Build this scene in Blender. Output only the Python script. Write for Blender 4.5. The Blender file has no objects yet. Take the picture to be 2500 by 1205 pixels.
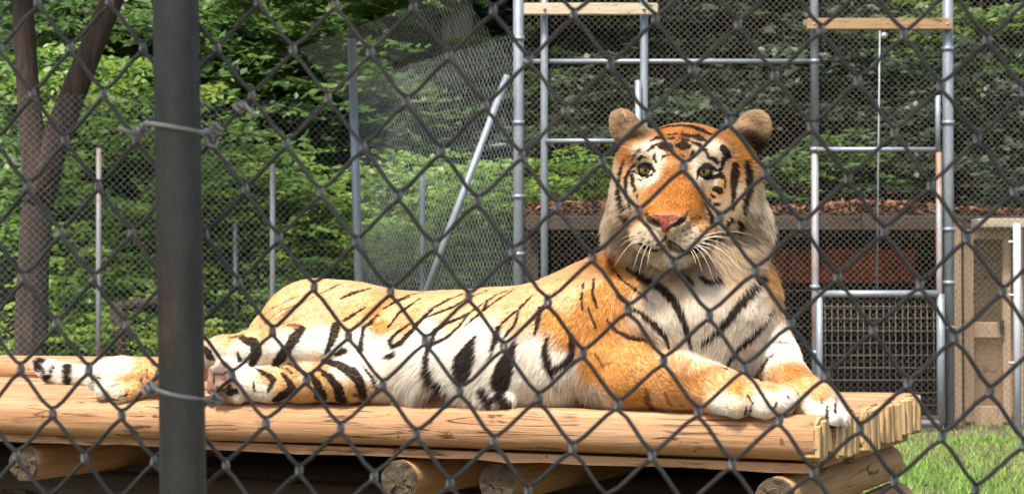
import bpy, bmesh, math, random, os
import numpy as np
from mathutils import Vector, Matrix, Quaternion
from mathutils.bvhtree import BVHTree
DEV = os.environ.get('TIGER_DEV', '')
R = math.radians
rng = np.random.default_rng(7)
random.seed(7)
S = bpy.context.scene
COL = S.collection

# ------------------------------------------------------------------ camera
FPX = 4861.0                      # focal length in photograph pixels (2500 wide)
CAM_Z = 0.95
PITCH = math.atan(92.5 / FPX)
cam = bpy.data.cameras.new('camera')
cam_o = bpy.data.objects.new('camera', cam)
COL.objects.link(cam_o)
cam.sensor_width = 36.0
cam.lens = 36.0 * FPX / 2500.0
cam.clip_start = 0.05
cam.clip_end = 400.0
cam_o.location = (0, 0, CAM_Z)
cam_o.rotation_euler = (R(90) + PITCH, 0, 0)
cam.dof.use_dof = True
cam.dof.focus_distance = 3.7
cam.dof.aperture_fstop = 18.0
S.camera = cam_o

# ------------------------------------------------------------------ world, sun, exposure
SUN_DIR = Vector((-0.20, -0.43, 0.88)).normalized()      # towards the sun
w = bpy.data.worlds.new('World')
S.world = w
w.use_nodes = True
nt = w.node_tree
bg = nt.nodes['Background']
sky = nt.nodes.new('ShaderNodeTexSky')
sky.sky_type = 'NISHITA'
sky.sun_disc = False
sky.dust_density = 4.0
sky.ozone_density = 0.5
sky.sun_elevation = math.asin(SUN_DIR.z)
sky.sun_rotation = math.atan2(SUN_DIR.x, SUN_DIR.y)
nt.links.new(sky.outputs['Color'], bg.inputs['Color'])
bg.inputs['Strength'].default_value = 0.14
sun = bpy.data.lights.new('sun', 'SUN')
sun.energy = 3.6
sun.angle = R(8.0)
sun.color = (1.0, 0.95, 0.86)
sun_o = bpy.data.objects.new('sun', sun)
COL.objects.link(sun_o)
sun_o.location = (0, 0, 30)
sun_o.rotation_euler = SUN_DIR.to_track_quat('Z', 'Y').to_euler()
S.view_settings.view_transform = 'Standard'
S.view_settings.look = 'None'
S.view_settings.exposure = 0.9
S.view_settings.gamma = 1.0
S.view_settings.use_curve_mapping = False
S.cycles.use_denoising = True
S.cycles.max_bounces = 8
S.cycles.diffuse_bounces = 4
S.cycles.transmission_bounces = 4
S.cycles.transparent_max_bounces = 8
S.cycles_curves.shape = 'RIBBONS'

# ------------------------------------------------------------------ helpers
def ray(px, py):
    x = (px - 1250.0) / FPX
    z = (602.5 - py) / FPX
    c, s = math.cos(PITCH), math.sin(PITCH)
    return Vector((x, c - s * z, s + c * z))

def at(px, py, Y):
    d = ray(px, py)
    return Vector((0, 0, CAM_Z)) + d * (Y / d.y)

def lin(h):
    """sRGB hex-ish triple 0..255 -> linear"""
    return tuple(((v / 255.0) / 12.92 if v / 255.0 <= 0.04045 else ((v / 255.0 + 0.055) / 1.055) ** 2.4) for v in h)

def tag(o, label=None, cat=None, group=None, kind=None):
    if label: o['label'] = label
    if cat: o['category'] = cat
    if group: o['group'] = group
    if kind: o['kind'] = kind
    return o

def empty(name, loc=(0, 0, 0), rz=0.0):
    o = bpy.data.objects.new(name, None)
    o.empty_display_size = 0.1
    o.location = loc
    o.rotation_euler = (0, 0, rz)
    COL.objects.link(o)
    return o

class MB:
    """collects verts / faces (arrays), then links them as one mesh object"""
    def __init__(self):
        self.v, self.f, self.n = [], [], 0
        self.attr = []
    def add(self, V, F, a=None):
        V = np.asarray(V, float).reshape(-1, 3)
        self.v.append(V)
        self.f += [tuple(int(i) + self.n for i in q) for q in F]
        self.n += len(V)
        if a is not None:
            self.attr.append(np.full(len(V), a))
        return self
    def box(self, c, size, rot=None, jitter=0.0):
        sx, sy, sz = [k / 2 for k in size]
        V = np.array([(x, y, z) for x in (-sx, sx) for y in (-sy, sy) for z in (-sz, sz)])
        if jitter: V = V + rng.normal(0, jitter, V.shape)
        if rot is not None:
            V = V @ np.array(rot.to_matrix() if hasattr(rot, 'to_matrix') else rot).T
        F = [(0, 1, 3, 2), (4, 6, 7, 5), (0, 4, 5, 1), (2, 3, 7, 6), (0, 2, 6, 4), (1, 5, 7, 3)]
        return self.add(V + np.array(c), F)
    def tube(self, pts, r, n=8, cap=True):
        pts = [Vector(p) for p in pts]
        m = len(pts)
        rad = r if hasattr(r, '__len__') else [r] * m
        rings = []
        prev = None
        for i, p in enumerate(pts):
            t = (pts[min(i + 1, m - 1)] - pts[max(i - 1, 0)]).normalized()
            if prev is None:
                a = Vector((0, 0, 1)) if abs(t.z) < 0.9 else Vector((1, 0, 0))
                x = t.cross(a).normalized()
            else:
                x = (prev - t * prev.dot(t)).normalized()
            prev = x
            y = t.cross(x)
            for k in range(n):
                a = 2 * math.pi * k / n
                rings.append(p + (x * math.cos(a) + y * math.sin(a)) * rad[i])
        F = []
        for i in range(m - 1):
            for k in range(n):
                k2 = (k + 1) % n
                F.append((i * n + k, i * n + k2, (i + 1) * n + k2, (i + 1) * n + k))
        if cap:
            F.append(tuple(range(n))[::-1])
            F.append(tuple((m - 1) * n + k for k in range(n)))
        return self.add([tuple(v) for v in rings], F)
    def build(self, name, mat, parent=None, smooth=True, loc=None):
        V = np.concatenate(self.v) if self.v else np.zeros((0, 3))
        if loc is not None: V = V - np.array(loc)
        me = bpy.data.meshes.new(name)
        me.from_pydata(V.tolist(), [], self.f)
        me.materials.append(mat)
        if smooth: me.polygons.foreach_set('use_smooth', np.ones(len(me.polygons), bool))
        me.update()
        o = bpy.data.objects.new(name, me)
        COL.objects.link(o)
        if parent is not None: o.parent = parent
        if loc is not None: o.location = loc
        return o

def autosmooth(o, deg=40):
    me = o.data
    me.update()
    bm = bmesh.new(); bm.from_mesh(me)
    for e in bm.edges:
        if len(e.link_faces) == 2 and e.calc_face_angle(0) > R(deg): e.smooth = False
    bm.to_mesh(me); bm.free()

def bevel(o, w=0.004, seg=2):
    me = o.data
    bm = bmesh.new(); bm.from_mesh(me)
    bmesh.ops.bevel(bm, geom=list(bm.edges), offset=w, segments=seg, affect='EDGES', clamp_overlap=True)
    bm.to_mesh(me); bm.free()
    me.update()

# ------------------------------------------------------------------ materials
def mat(name):
    m = bpy.data.materials.new(name)
    m.use_nodes = True
    n = m.node_tree
    return m, n, n.nodes['Principled BSDF']

def noise(n, vec, scale, detail=4, rough=0.55, dist=0.0):
    t = n.nodes.new('ShaderNodeTexNoise')
    t.inputs['Scale'].default_value = scale
    t.inputs['Detail'].default_value = detail
    t.inputs['Roughness'].default_value = rough
    t.inputs['Distortion'].default_value = dist
    if vec is not None: n.links.new(vec, t.inputs['Vector'])
    return t.outputs['Fac']

def coords(n, scale=(1, 1, 1), which='Object'):
    tc = n.nodes.new('ShaderNodeTexCoord')
    mp = n.nodes.new('ShaderNodeMapping')
    mp.inputs['Scale'].default_value = scale
    n.links.new(tc.outputs[which], mp.inputs['Vector'])
    return mp.outputs['Vector']

def ramp(n, fac, stops):
    r = n.nodes.new('ShaderNodeValToRGB')
    el = r.color_ramp.elements
    while len(el) < len(stops): el.new(0.5)
    for e, (p, c) in zip(el, stops):
        e.position = p
        e.color = (*c, 1) if len(c) == 3 else c
    n.links.new(fac, r.inputs['Fac'])
    return r.outputs['Color']

def mix(n, fac, a, b, mode='MIX'):
    x = n.nodes.new('ShaderNodeMix')
    x.data_type = 'RGBA'; x.blend_type = mode
    for sock, v in ((x.inputs['Factor'], fac), (x.inputs['A'], a), (x.inputs['B'], b)):
        if hasattr(v, 'is_output'): n.links.new(v, sock)
        elif isinstance(v, (int, float)): sock.default_value = v
        else: sock.default_value = (*v, 1)
    return x.outputs['Result']

def bump(n, bs, height, strength=0.4, dist=0.01):
    b = n.nodes.new('ShaderNodeBump')
    b.inputs['Strength'].default_value = strength
    b.inputs['Distance'].default_value = dist
    n.links.new(height, b.inputs['Height'])
    n.links.new(b.outputs['Normal'], bs.inputs['Normal'])

def metal_mat(name, dark, light, rough=0.55, metallic=0.6, rust=0.0, scale=6.0):
    m, n, bs = mat(name)
    v = coords(n, (1, 1, 0.45))
    f = noise(n, v, scale, 6, 0.65)
    c = ramp(n, f, [(0.3, dark), (0.7, light)])
    f2 = noise(n, v, scale * 14, 3, 0.7)
    c = mix(n, 0.35, c, ramp(n, f2, [(0.35, dark), (0.65, light)]))
    if rust:
        fr = noise(n, v, scale * 0.6, 8, 0.7)
        rm = ramp(n, fr, [(0.62 - rust, (0, 0, 0)), (0.74 - rust, (1, 1, 1))])
        c = mix(n, rm, c, ramp(n, f2, [(0.3, (0.16, 0.06, 0.025)), (0.7, (0.33, 0.15, 0.06))]))
    n.links.new(c, bs.inputs['Base Color'])
    bs.inputs['Roughness'].default_value = rough
    bs.inputs['Metallic'].default_value = metallic
    bump(n, bs, f2, 0.25, 0.002)
    return m

def wood_mat(name, dark, mid, light, axis=0, crack=0.5, scale=1.0, gray=0.0):
    m, n, bs = mat(name)
    sc = [22.0 * scale] * 3
    sc[axis] = 1.1 * scale
    oi = n.nodes.new('ShaderNodeObjectInfo')
    v0 = coords(n, tuple(sc))
    add = n.nodes.new('ShaderNodeVectorMath'); add.operation = 'ADD'
    sclv = n.nodes.new('ShaderNodeVectorMath'); sclv.operation = 'SCALE'
    comb = n.nodes.new('ShaderNodeCombineXYZ')
    for k in 'XYZ': n.links.new(oi.outputs['Random'], comb.inputs[k])
    n.links.new(comb.outputs[0], sclv.inputs[0]); sclv.inputs['Scale'].default_value = 37.0
    n.links.new(v0, add.inputs[0]); n.links.new(sclv.outputs[0], add.inputs[1])
    v = add.outputs[0]
    g = noise(n, v, 1.0, 9, 0.62, 0.35)
    g2 = noise(n, v, 5.0, 5, 0.7, 0.1)
    big = noise(n, coords(n, (2.2, 2.2, 2.2)), 1.0, 4, 0.6)
    c = ramp(n, g, [(0.28, dark), (0.47, mid), (0.72, light)])
    c = mix(n, 0.4, c, ramp(n, g2, [(0.3, dark), (0.62, light)]))
    c = mix(n, ramp(n, big, [(0.38, (0, 0, 0)), (0.68, (0.55, 0.55, 0.55))]), c, mid)
    # checks and splits along the grain
    sc2 = [60.0 * scale] * 3; sc2[axis] = 2.2 * scale
    vk = coords(n, tuple(sc2))
    k1 = noise(n, vk, 0.55, 3, 0.5, 0.6)
    ab = n.nodes.new('ShaderNodeMath'); ab.operation = 'SUBTRACT'; n.links.new(k1, ab.inputs[0]); ab.inputs[1].default_value = 0.5
    ab2 = n.nodes.new('ShaderNodeMath'); ab2.operation = 'ABSOLUTE'; n.links.new(ab.outputs[0], ab2.inputs[0])
    gate = noise(n, coords(n, (5, 5, 5)), 1.0, 3, 0.6)
    line = ramp(n, ab2.outputs[0], [(0.0, (1, 1, 1)), (0.02, (0, 0, 0))])
    gt = ramp(n, gate, [(0.44, (0, 0, 0)), (0.54, (crack, crack, crack))])
    ck = mix(n, 1.0, line, gt, 'MULTIPLY')
    c = mix(n, ck, c, (dark[0] * 0.25, dark[1] * 0.22, dark[2] * 0.2))
    # knots and rubbed spots
    sp = noise(n, coords(n, (26, 26, 26)), 1.0, 2, 0.5)
    c = mix(n, ramp(n, sp, [(0.70, (0, 0, 0)), (0.76, (0.75, 0.75, 0.75))]), c, (dark[0] * 0.45, dark[1] * 0.4, dark[2] * 0.4))
    sc3 = [34.0 * scale] * 3; sc3[axis] = 6.0 * scale
    go_ = noise(n, coords(n, tuple(sc3)), 0.7, 4, 0.65, 0.8)
    gm = ramp(n, go_, [(0.615, (0, 0, 0)), (0.66, (0.85, 0.85, 0.85))])
    c = mix(n, gm, c, (dark[0] * 0.35, dark[1] * 0.3, dark[2] * 0.28))
    ck = mix(n, 1.0, ck, gm, 'LIGHTEN')
    n.links.new(c, bs.inputs['Base Color'])
    bs.inputs['Roughness'].default_value = 0.75
    bs.inputs['Specular IOR Level'].default_value = 0.25
    hh = mix(n, ck, g2, (0, 0, 0))
    bump(n, bs, hh, 0.6, 0.004)
    return m

def plain(name, col, rough=0.7, spec=0.3, var=0.25, scale=30.0):
    m, n, bs = mat(name)
    f = noise(n, coords(n), scale, 5, 0.65)
    c = ramp(n, f, [(0.3, tuple(k * (1 - var) for k in col)), (0.7, tuple(min(1, k * (1 + var)) for k in col))])
    n.links.new(c, bs.inputs['Base Color'])
    bs.inputs['Roughness'].default_value = rough
    bs.inputs['Specular IOR Level'].default_value = spec
    bump(n, bs, f, 0.3, 0.003)
    return m

M = {}
M['wire'] = metal_mat('galvanised wire', (0.04, 0.036, 0.03), (0.135, 0.122, 0.105), 0.33, 0.4, 0.02, 18.0)
M['wire_glint'] = metal_mat('painted glint wire', (0.26, 0.25, 0.24), (0.52, 0.51, 0.50), 0.32, 0.4, 0.0, 18.0)  # paler colour stands in for highlights on the wire bends
M['post_near'] = metal_mat('weathered steel post', (0.05, 0.045, 0.04), (0.12, 0.11, 0.10), 0.40, 0.25, 0.04, 5.0)
M['tie'] = metal_mat('tie wire', (0.36, 0.33, 0.30), (0.60, 0.57, 0.53), 0.38, 0.4, 0.0, 30.0)
M['steel'] = metal_mat('galvanised pipe', (0.17, 0.19, 0.215), (0.33, 0.36, 0.395), 0.5, 0.35, 0.0, 4.0)
M['steel_rust'] = metal_mat('rusting pipe', (0.17, 0.17, 0.18), (0.32, 0.32, 0.33), 0.6, 0.3, 0.13, 2.2)
M['mesh_far'] = metal_mat('thin mesh wire', (0.11, 0.095, 0.075), (0.20, 0.175, 0.14), 0.7, 0.0, 0.0, 3.0)
M['mesh_left'] = metal_mat('thin grey mesh wire', (0.34, 0.37, 0.37), (0.52, 0.55, 0.56), 0.6, 0.0, 0.0, 3.0)
M['gate_wire'] = metal_mat('dull grid wire', (0.07, 0.062, 0.05), (0.14, 0.125, 0.10), 0.7, 0.0, 0.0, 3.0)
M['log'] = wood_mat('peeled pine log', (0.16, 0.07, 0.026), (0.37, 0.19, 0.085), (0.56, 0.36, 0.215), 0, 1.0)
M['log_t'] = wood_mat('round pine beam', (0.20, 0.10, 0.04), (0.43, 0.25, 0.11), (0.55, 0.36, 0.18), 1, 0.9)
M['board'] = wood_mat('weathered board', (0.30, 0.24, 0.16), (0.50, 0.42, 0.29), (0.62, 0.54, 0.40), 0, 0.5)
M['board_dark'] = wood_mat('old brown board', (0.16, 0.09, 0.045), (0.33, 0.21, 0.11), (0.44, 0.30, 0.18), 0, 0.5)
M['board_v'] = wood_mat('upright timber', (0.26, 0.17, 0.09), (0.46, 0.33, 0.2), (0.58, 0.44, 0.3), 2, 0.5)
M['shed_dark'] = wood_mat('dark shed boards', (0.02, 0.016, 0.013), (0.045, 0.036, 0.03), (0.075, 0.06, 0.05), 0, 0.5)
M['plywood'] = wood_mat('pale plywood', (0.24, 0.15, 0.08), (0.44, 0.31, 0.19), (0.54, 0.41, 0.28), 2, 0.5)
M['fascia'] = wood_mat('fascia and shade-dark timber', (0.02, 0.015, 0.011), (0.055, 0.04, 0.03), (0.10, 0.078, 0.058), 0, 0.6)  # also darkens timbers under the deck in place of shade

def endgrain_mat(name, axis, dark, light, ring=230.0):
    m, n, bs = mat(name)
    tc = n.nodes.new('ShaderNodeTexCoord')
    sep = n.nodes.new('ShaderNodeSeparateXYZ'); n.links.new(tc.outputs['Object'], sep.inputs[0])
    comb = n.nodes.new('ShaderNodeCombineXYZ')
    keep = [k for k in range(3) if k != axis]
    for k in keep: n.links.new(sep.outputs[k], comb.inputs[k])
    vm = n.nodes.new('ShaderNodeVectorMath'); vm.operation = 'LENGTH'; n.links.new(comb.outputs[0], vm.inputs[0])
    wob = noise(n, comb.outputs[0], 22, 3, 0.6)
    ma = n.nodes.new('ShaderNodeMath'); ma.operation = 'MULTIPLY_ADD'
    n.links.new(wob, ma.inputs[0]); ma.inputs[1].default_value = 0.010; n.links.new(vm.outputs['Value'], ma.inputs[2])
    mu = n.nodes.new('ShaderNodeMath'); mu.operation = 'MULTIPLY'; n.links.new(ma.outputs[0], mu.inputs[0]); mu.inputs[1].default_value = ring * 6.28
    si = n.nodes.new('ShaderNodeMath'); si.operation = 'SINE'; n.links.new(mu.outputs[0], si.inputs[0])
    mr = n.nodes.new('ShaderNodeMapRange'); n.links.new(si.outputs[0], mr.inputs['Value']); mr.inputs['From Min'].default_value = -1
    f2 = noise(n, tc.outputs['Object'], 120, 4, 0.7)
    f3 = noise(n, tc.outputs['Object'], 18, 4, 0.6)
    c = ramp(n, mr.outputs[0], [(0.15, dark), (0.8, light)])
    c = mix(n, 0.72, c, ramp(n, f2, [(0.3, dark), (0.7, light)]))
    c = mix(n, ramp(n, f3, [(0.45, (0, 0, 0)), (0.7, (0.6, 0.6, 0.6))]), c, tuple(k * 0.5 for k in dark))
    n.links.new(c, bs.inputs['Base Color'])
    bs.inputs['Roughness'].default_value = 0.9
    hb = mix(n, 0.5, mr.outputs[0], f2)
    bump(n, bs, hb, 0.9, 0.004)
    return m

def splitgrain_mat(name, dark, light):
    m, n, bs = mat(name)
    v = coords(n, (60, 60, 7))
    f = noise(n, v, 1.0, 6, 0.65, 0.3)
    f2 = noise(n, coords(n), 170, 4, 0.7)
    c = ramp(n, f, [(0.30, tuple(k * 0.45 for k in dark)), (0.42, dark), (0.62, light)])
    c = mix(n, 0.35, c, ramp(n, f2, [(0.35, dark), (0.7, light)]))
    n.links.new(c, bs.inputs['Base Color'])
    bs.inputs['Roughness'].default_value = 0.9
    bump(n, bs, f, 0.8, 0.005)
    return m

M['end_round'] = endgrain_mat('round end grain', 1, (0.045, 0.03, 0.017), (0.135, 0.095, 0.055), 200.0)
M['end_split'] = splitgrain_mat('rough split end grain', (0.33, 0.20, 0.085), (0.64, 0.46, 0.24))

# ------------------------------------------------------------------ the platform frame: x along the logs, y away from the viewer, z up from its top
THETA = R(24.0)
TOP_Z = 0.636
U = Vector((math.cos(THETA), -math.sin(THETA), 0))
N = Vector((math.sin(THETA), math.cos(THETA), 0))
C0 = at(1985, 1020, 4.70); C0.z = TOP_Z

def to_local(P):
    d = Vector(P) - C0
    return Vector((d.dot(U), d.dot(N), d.z))

def att(px, py, t):
    """point in the platform frame on the upright plane t metres behind the front edge"""
    d = ray(px, py)
    o = Vector((0, 0, CAM_Z))
    k = (t - (o - C0).dot(N)) / d.dot(N)
    return to_local(o + d * k)

def depth_of(l):
    return (C0 + U * l[0] + N * l[1]).y

def log_mesh(name, L, a, b, axis, seed, power=2.6, seg=46, n=22, endwob=0.006, mats=('log', 'end_split'), flat=0.0, parent=None, loc=(0, 0, 0), blocky=False):
    """a log of half sizes a (across) and b (up) lying along x (axis 0) or y (axis 1), from 0 to L"""
    g = np.random.default_rng(seed)
    ph = g.uniform(0, 6.28, 12)
    V, F, mi = [], [], []
    xs = np.linspace(0, L, seg)
    for i, x in enumerate(xs):
        lump = 1 + 0.022 * math.sin(2.1 * x + ph[0]) + 0.014 * math.sin(5.3 * x + ph[1])
        sag = 0.004 * math.sin(1.7 * x + ph[2])
        for k in range(n):
            th = 2 * math.pi * k / n
            c, s_ = math.cos(th), math.sin(th)
            y = a * math.copysign(abs(c) ** (2 / power), c)
            z = b * math.copysign(abs(s_) ** (2 / power), s_)
            rr = lump * (1 + 0.012 * math.sin(3 * th + ph[3] + 1.3 * x) + 0.008 * math.sin(7 * th + ph[4] + 4 * x) + g.normal(0, 0.004))
            xx = x
            if i in (0, seg - 1): xx += g.normal(0, endwob * 0.5)
            V.append((xx, y * rr, z * rr + sag))
    for i in range(seg - 1):
        for k in range(n):
            k2 = (k + 1) % n
            F.append((i * n + k, i * n + k2, (i + 1) * n + k2, (i + 1) * n + k)); mi.append(0)
    for end, i in ((0, 0), (1, seg - 1)):
        base = i * n
        prev = list(range(base, base + n))
        for q in (0.93, 0.72, 0.48, 0.24):
            ring = []
            for k in range(n):
                vx = V[base + k]
                sgn = 1 if end else -1
                off = g.normal(0, endwob) + (0.004 if q < 0.95 else 0)
                ring.append(len(V))
                V.append((xs[i] + sgn * off, vx[1] * q, vx[2] * q))
            for k in range(n):
                k2 = (k + 1) % n
                f = (prev[k], prev[k2], ring[k2], ring[k])
                F.append(f if not end else f); mi.append(1)
            prev = ring
        F.append(tuple(prev)); mi.append(1)
    V = np.array(V)
    if axis == 1: V = V[:, [1, 0, 2]]
    me = bpy.data.meshes.new(name)
    me.from_pydata(V.tolist(), [], F)
    me.materials.append(M[mats[0]]); me.materials.append(M[mats[1]])
    me.polygons.foreach_set('material_index', np.array(mi, np.int32))
    bm = bmesh.new(); bm.from_mesh(me)
    bmesh.ops.recalc_face_normals(bm, faces=bm.faces)
    for e in bm.edges:
        if len(e.link_faces) == 2 and e.link_faces[0].material_index != e.link_faces[1].material_index: e.smooth = False
    bm.to_mesh(me); bm.free()
    me.polygons.foreach_set('use_smooth', np.array([q == 0 for q in mi], bool))
    o = bpy.data.objects.new(name, me)
    COL.objects.link(o)
    o.parent = parent
    o.location = loc
    return o

plat = empty('log_platform', (C0.x, C0.y, 0), -THETA)
tag(plat, 'raised platform of peeled split logs on round timber beams, under the tiger', 'platform')
HZ = TOP_Z
LOGW = 0.128
LEFT = -3.9
NL = 9
ends = [0.0, 0.022, -0.012, 0.018, -0.004, 0.012, -0.012, 0.004, -0.015]
for i in range(NL):
    b = 0.054 + (0.0 if i == 0 else random.uniform(-0.003, 0.002))
    up = 0.0 if i < 7 else (0.018 if i == 7 else 0.045)
    if i >= 7: up *= 1
    L = ends[i] - LEFT
    lg = log_mesh('log', L, LOGW / 2 * (0.985 if i == 0 else 0.995), b, 0, 100 + i, power=(2.7 if i == 0 else 5.0), parent=plat,
                  loc=(LEFT, LOGW * (i + 0.5), HZ - b + 0.0), endwob=0.0022)
    g_ = random.Random(40 + i)
    y_ = -LOGW / 2 + 0.008
    while y_ < LOGW / 2 - 0.012:                       # the sawn end has split into upright slabs
        w_ = min(g_.uniform(0.022, 0.05), LOGW / 2 - 0.004 - y_)
        hh_ = 2 * b * (0.97 if i else 0.90 * (1 - 0.9 * (abs(y_ + w_ / 2) / (LOGW / 2)) ** 3)) * g_.uniform(0.93, 1.0)
        mb = MB(); mb.box((L + g_.uniform(-0.012, 0.006), y_ + w_ / 2, b * -0.02 + g_.uniform(-0.003, 0.003)), (0.05, w_ * 0.86, hh_), jitter=0.0022)
        so_ = mb.build('end_slab', M['end_split'], lg, smooth=False)
        bevel(so_, 0.003, 1)
        y_ += w_
log_mesh('log', 2.2, 0.075, 0.05, 0, 177, power=2.4, parent=plat, loc=(LEFT, LOGW * 8.55, HZ + 0.022), endwob=0.003)      # a loose log along the back edge
pl = MB()
def slab(mb, x0, x1, y0, y1, z0, z1, seg=40):
    g = np.random.default_rng(5)
    V, F = [], []
    for i in range(seg):
        x = x0 + (x1 - x0) * i / (seg - 1)
        w1, w2, w3 = g.normal(0, 0.0035, 3)
        for (y, z) in ((y0 + w1, z0 + w2 * 0.6), (y1, z0), (y1, z1), (y0 + w3 + 0.004, z1)):
            V.append((x, y, z))
    for i in range(seg - 1):
        for k in range(4):
            k2 = (k + 1) % 4
            F.append((i * 4 + k, i * 4 + k2, i * 4 + 4 + k2, i * 4 + 4 + k))
    F.append((3, 2, 1, 0)); F.append(tuple((seg - 1) * 4 + k for k in range(4)))
    mb.add(V, F)
    return mb
for (y0, y1, x1, z0, z1) in ((0.006, 0.13, -0.02, -0.143, -0.112), (0.16, 0.40, -0.03, -0.143, -0.113), (0.43, 0.70, -0.02, -0.143, -0.112), (0.74, 1.12, -0.03, -0.143, -0.113)):
    slab(MB(), LEFT + 0.03, x1, y0 + 0.034, y1, HZ + z0 + 0.010, HZ + z1).build('deck_plank', M['log'], plat, smooth=False)
# round cross beams under the deck
BR = 0.053
bz = HZ - 0.143 - BR
for px, t0 in ((1893, 0.012), (1215, 0.075), (975, 0.03), (58, 0.05)):
    s = att(px, 1150, t0)[0]
    log_mesh('cross_beam', 1.13 - t0, BR, BR, 1, 300 + int(px), power=2.0, mats=('log_t', 'end_round'), parent=plat, loc=(s, t0, bz), endwob=0.003)
s = att(1893, 1150, 0.012)[0]
log_mesh('cross_beam', 1.1, BR, BR, 1, 777, power=2.0, mats=('log_t', 'end_round'), parent=plat, loc=(s + 0.025, 0.05, bz - 2 * BR - 0.004), endwob=0.003)
# sleepers along the platform under the beams
for t0, x0, x1 in ((0.48, LEFT + 0.25, -0.17), (0.95, LEFT + 0.25, -0.17)):
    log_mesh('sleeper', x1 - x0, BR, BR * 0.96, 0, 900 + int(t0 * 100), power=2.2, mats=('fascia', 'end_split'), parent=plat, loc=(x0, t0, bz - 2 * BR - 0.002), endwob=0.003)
for k in range(-1, 4):
    z = bz - 2 * BR * (k + 1) - 0.004 * (k + 1)
    log_mesh('crib_log', -0.25 - LEFT, BR, BR * (1.46 if k < 0 else 1.06), 0, 950 + k, power=2.1, mats=('fascia', 'end_split'), parent=plat, loc=(LEFT + 0.05, 1.195, z + (0.018 if k < 0 else 0.0)), endwob=0.003, seg=12, n=14)  # back crib given dark timber to paint in the deep shade below
    if k > 0: log_mesh('crib_log', 1.05, BR, BR, 1, 970 + k, power=2.1, mats=('log_t', 'end_round'), parent=plat, loc=(s + 0.03, 0.06, z), endwob=0.003, seg=12, n=14)
for (x, y) in ((-0.28, 0.48), (-0.28, 0.95), (LEFT + 0.40, 0.48), (LEFT + 0.40, 0.95)):
    h = bz - 3 * BR
    mb = MB(); mb.tube([(x, y, -0.05), (x, y, h * 0.5), (x, y, h + 0.005)], [0.07, 0.066, 0.062], 16)
    mb.build('support_post', M['board_v'], plat)

# ------------------------------------------------------------------ near chain link fence
KX = [172.2482, 87.0448, -6.8144, 0.6376, -0.3184, 0.2487, -0.0093, 0.0048, -0.0224, -0.01]
KY = [115.7787, -1.1186, 112.3545, 0.3799, 0.2913, 0.2076, -0.006, 0.0016, 0.0099, -0.0429]
FPHI = R(7.9)
F_N = Vector((math.sin(FPHI), math.cos(FPHI), 0))           # away from the viewer
F_O = Vector((0, 1.57, 0))
def fence_pt(px, py, off=0.0):
    d = ray(px, py); o = Vector((0, 0, CAM_Z))
    k = ((F_O - o).dot(F_N) + off) / d.dot(F_N)
    return o + d * k
def node(c, r):
    c = float(c); r = float(r)
    c0 = min(max(c, -4.0), 28.0); r0 = min(max(r, -3.0), 12.0)
    if c0 != c or r0 != r:                                  # past the measured part the weave goes on straight
        x, y = node(c0, r0)
        xc, yc = node(c0 - 1 if c0 > 12 else c0 + 1, r0); xr, yr = node(c0, r0 - 1 if r0 > 4 else r0 + 1)
        dc = (c - c0) * (1 if c0 > 12 else -1); dr = (r - r0) * (1 if r0 > 4 else -1)
        return x + (x - xc) * dc + (x - xr) * dr, y + (y - yc) * dc + (y - yr) * dr
    # the woven lattice sags a little; clamp the curvature outside the measured part
    b = [1, c, r, c * c, c * r, r * r, c ** 3, c * c * r, c * r * r, r ** 3]
    return sum(k * q for k, q in zip(KX, b)), sum(k * q for k, q in zip(KY, b))
fence = empty('chain_link_fence', (F_O.x, F_O.y, 0))
tag(fence, 'close grey chain link fence of thick wire with a dark steel post', 'fence')
WR = 0.00175
for wcol in range(-19, 49):
    pts = []
    rows = list(range(-13, 22))
    nodes = []
    for r in rows:
        c = wcol if (wcol + r) % 2 == 0 else wcol + 1
        px, py = node(c, r)
        side = 1 if c == wcol + 1 else -1                   # right corner / left corner of this wire
        nodes.append((Vector(fence_pt(px, py)), side))
    path = []
    ex = Vector((math.cos(FPHI), -math.sin(FPHI), 0))
    for i, (P, side) in enumerate(nodes):
        # the bend passes round the neighbour wire: past the node sideways, front to back
        up = (nodes[i - 1][0] - P) if i > 0 else (P - nodes[i + 1][0])
        dn = (nodes[i + 1][0] - P) if i < len(nodes) - 1 else (P - nodes[i - 1][0])
        u_, d_ = up.normalized(), dn.normalized()
        h = 0.0080
        fo = 1.3 * WR
        path.append((P + u_ * h * 1.6 + ex * side * 0.0, -fo * side))
        path.append((P + u_ * h * 0.75 + ex * side * 0.0016, -fo * side * 1.0))
        path.append((P + Vector((0, 0, 0.0034)) + ex * side * 0.0013, -fo * side * 0.8))
        path.append((P + ex * side * 0.0017, 0.0))
        path.append((P - Vector((0, 0, 0.0034)) + ex * side * 0.0013, fo * side * 0.8))
        path.append((P + d_ * h * 0.75 + ex * side * 0.0016, fo * side * 1.0))
        path.append((P + d_ * h * 1.6 + ex * side * 0.0, fo * side))
    mb = MB()
    mb.tube([p + F_N * o - F_O + Vector(rng.normal(0, 0.00022, 3)) for p, o in path], WR, 8)
    wo = mb.build('wire', M['wire'], fence)
    wo.data.materials.append(M['wire_glint'])
    seg = np.repeat(np.arange(len(path) - 1), 8) % 7                  # sky glint painted as brighter colour where the wires hook
    wo.data.polygons.foreach_set('material_index', np.concatenate([np.isin(seg, (2, 3)), [False, False]]).astype(np.int32))
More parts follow.
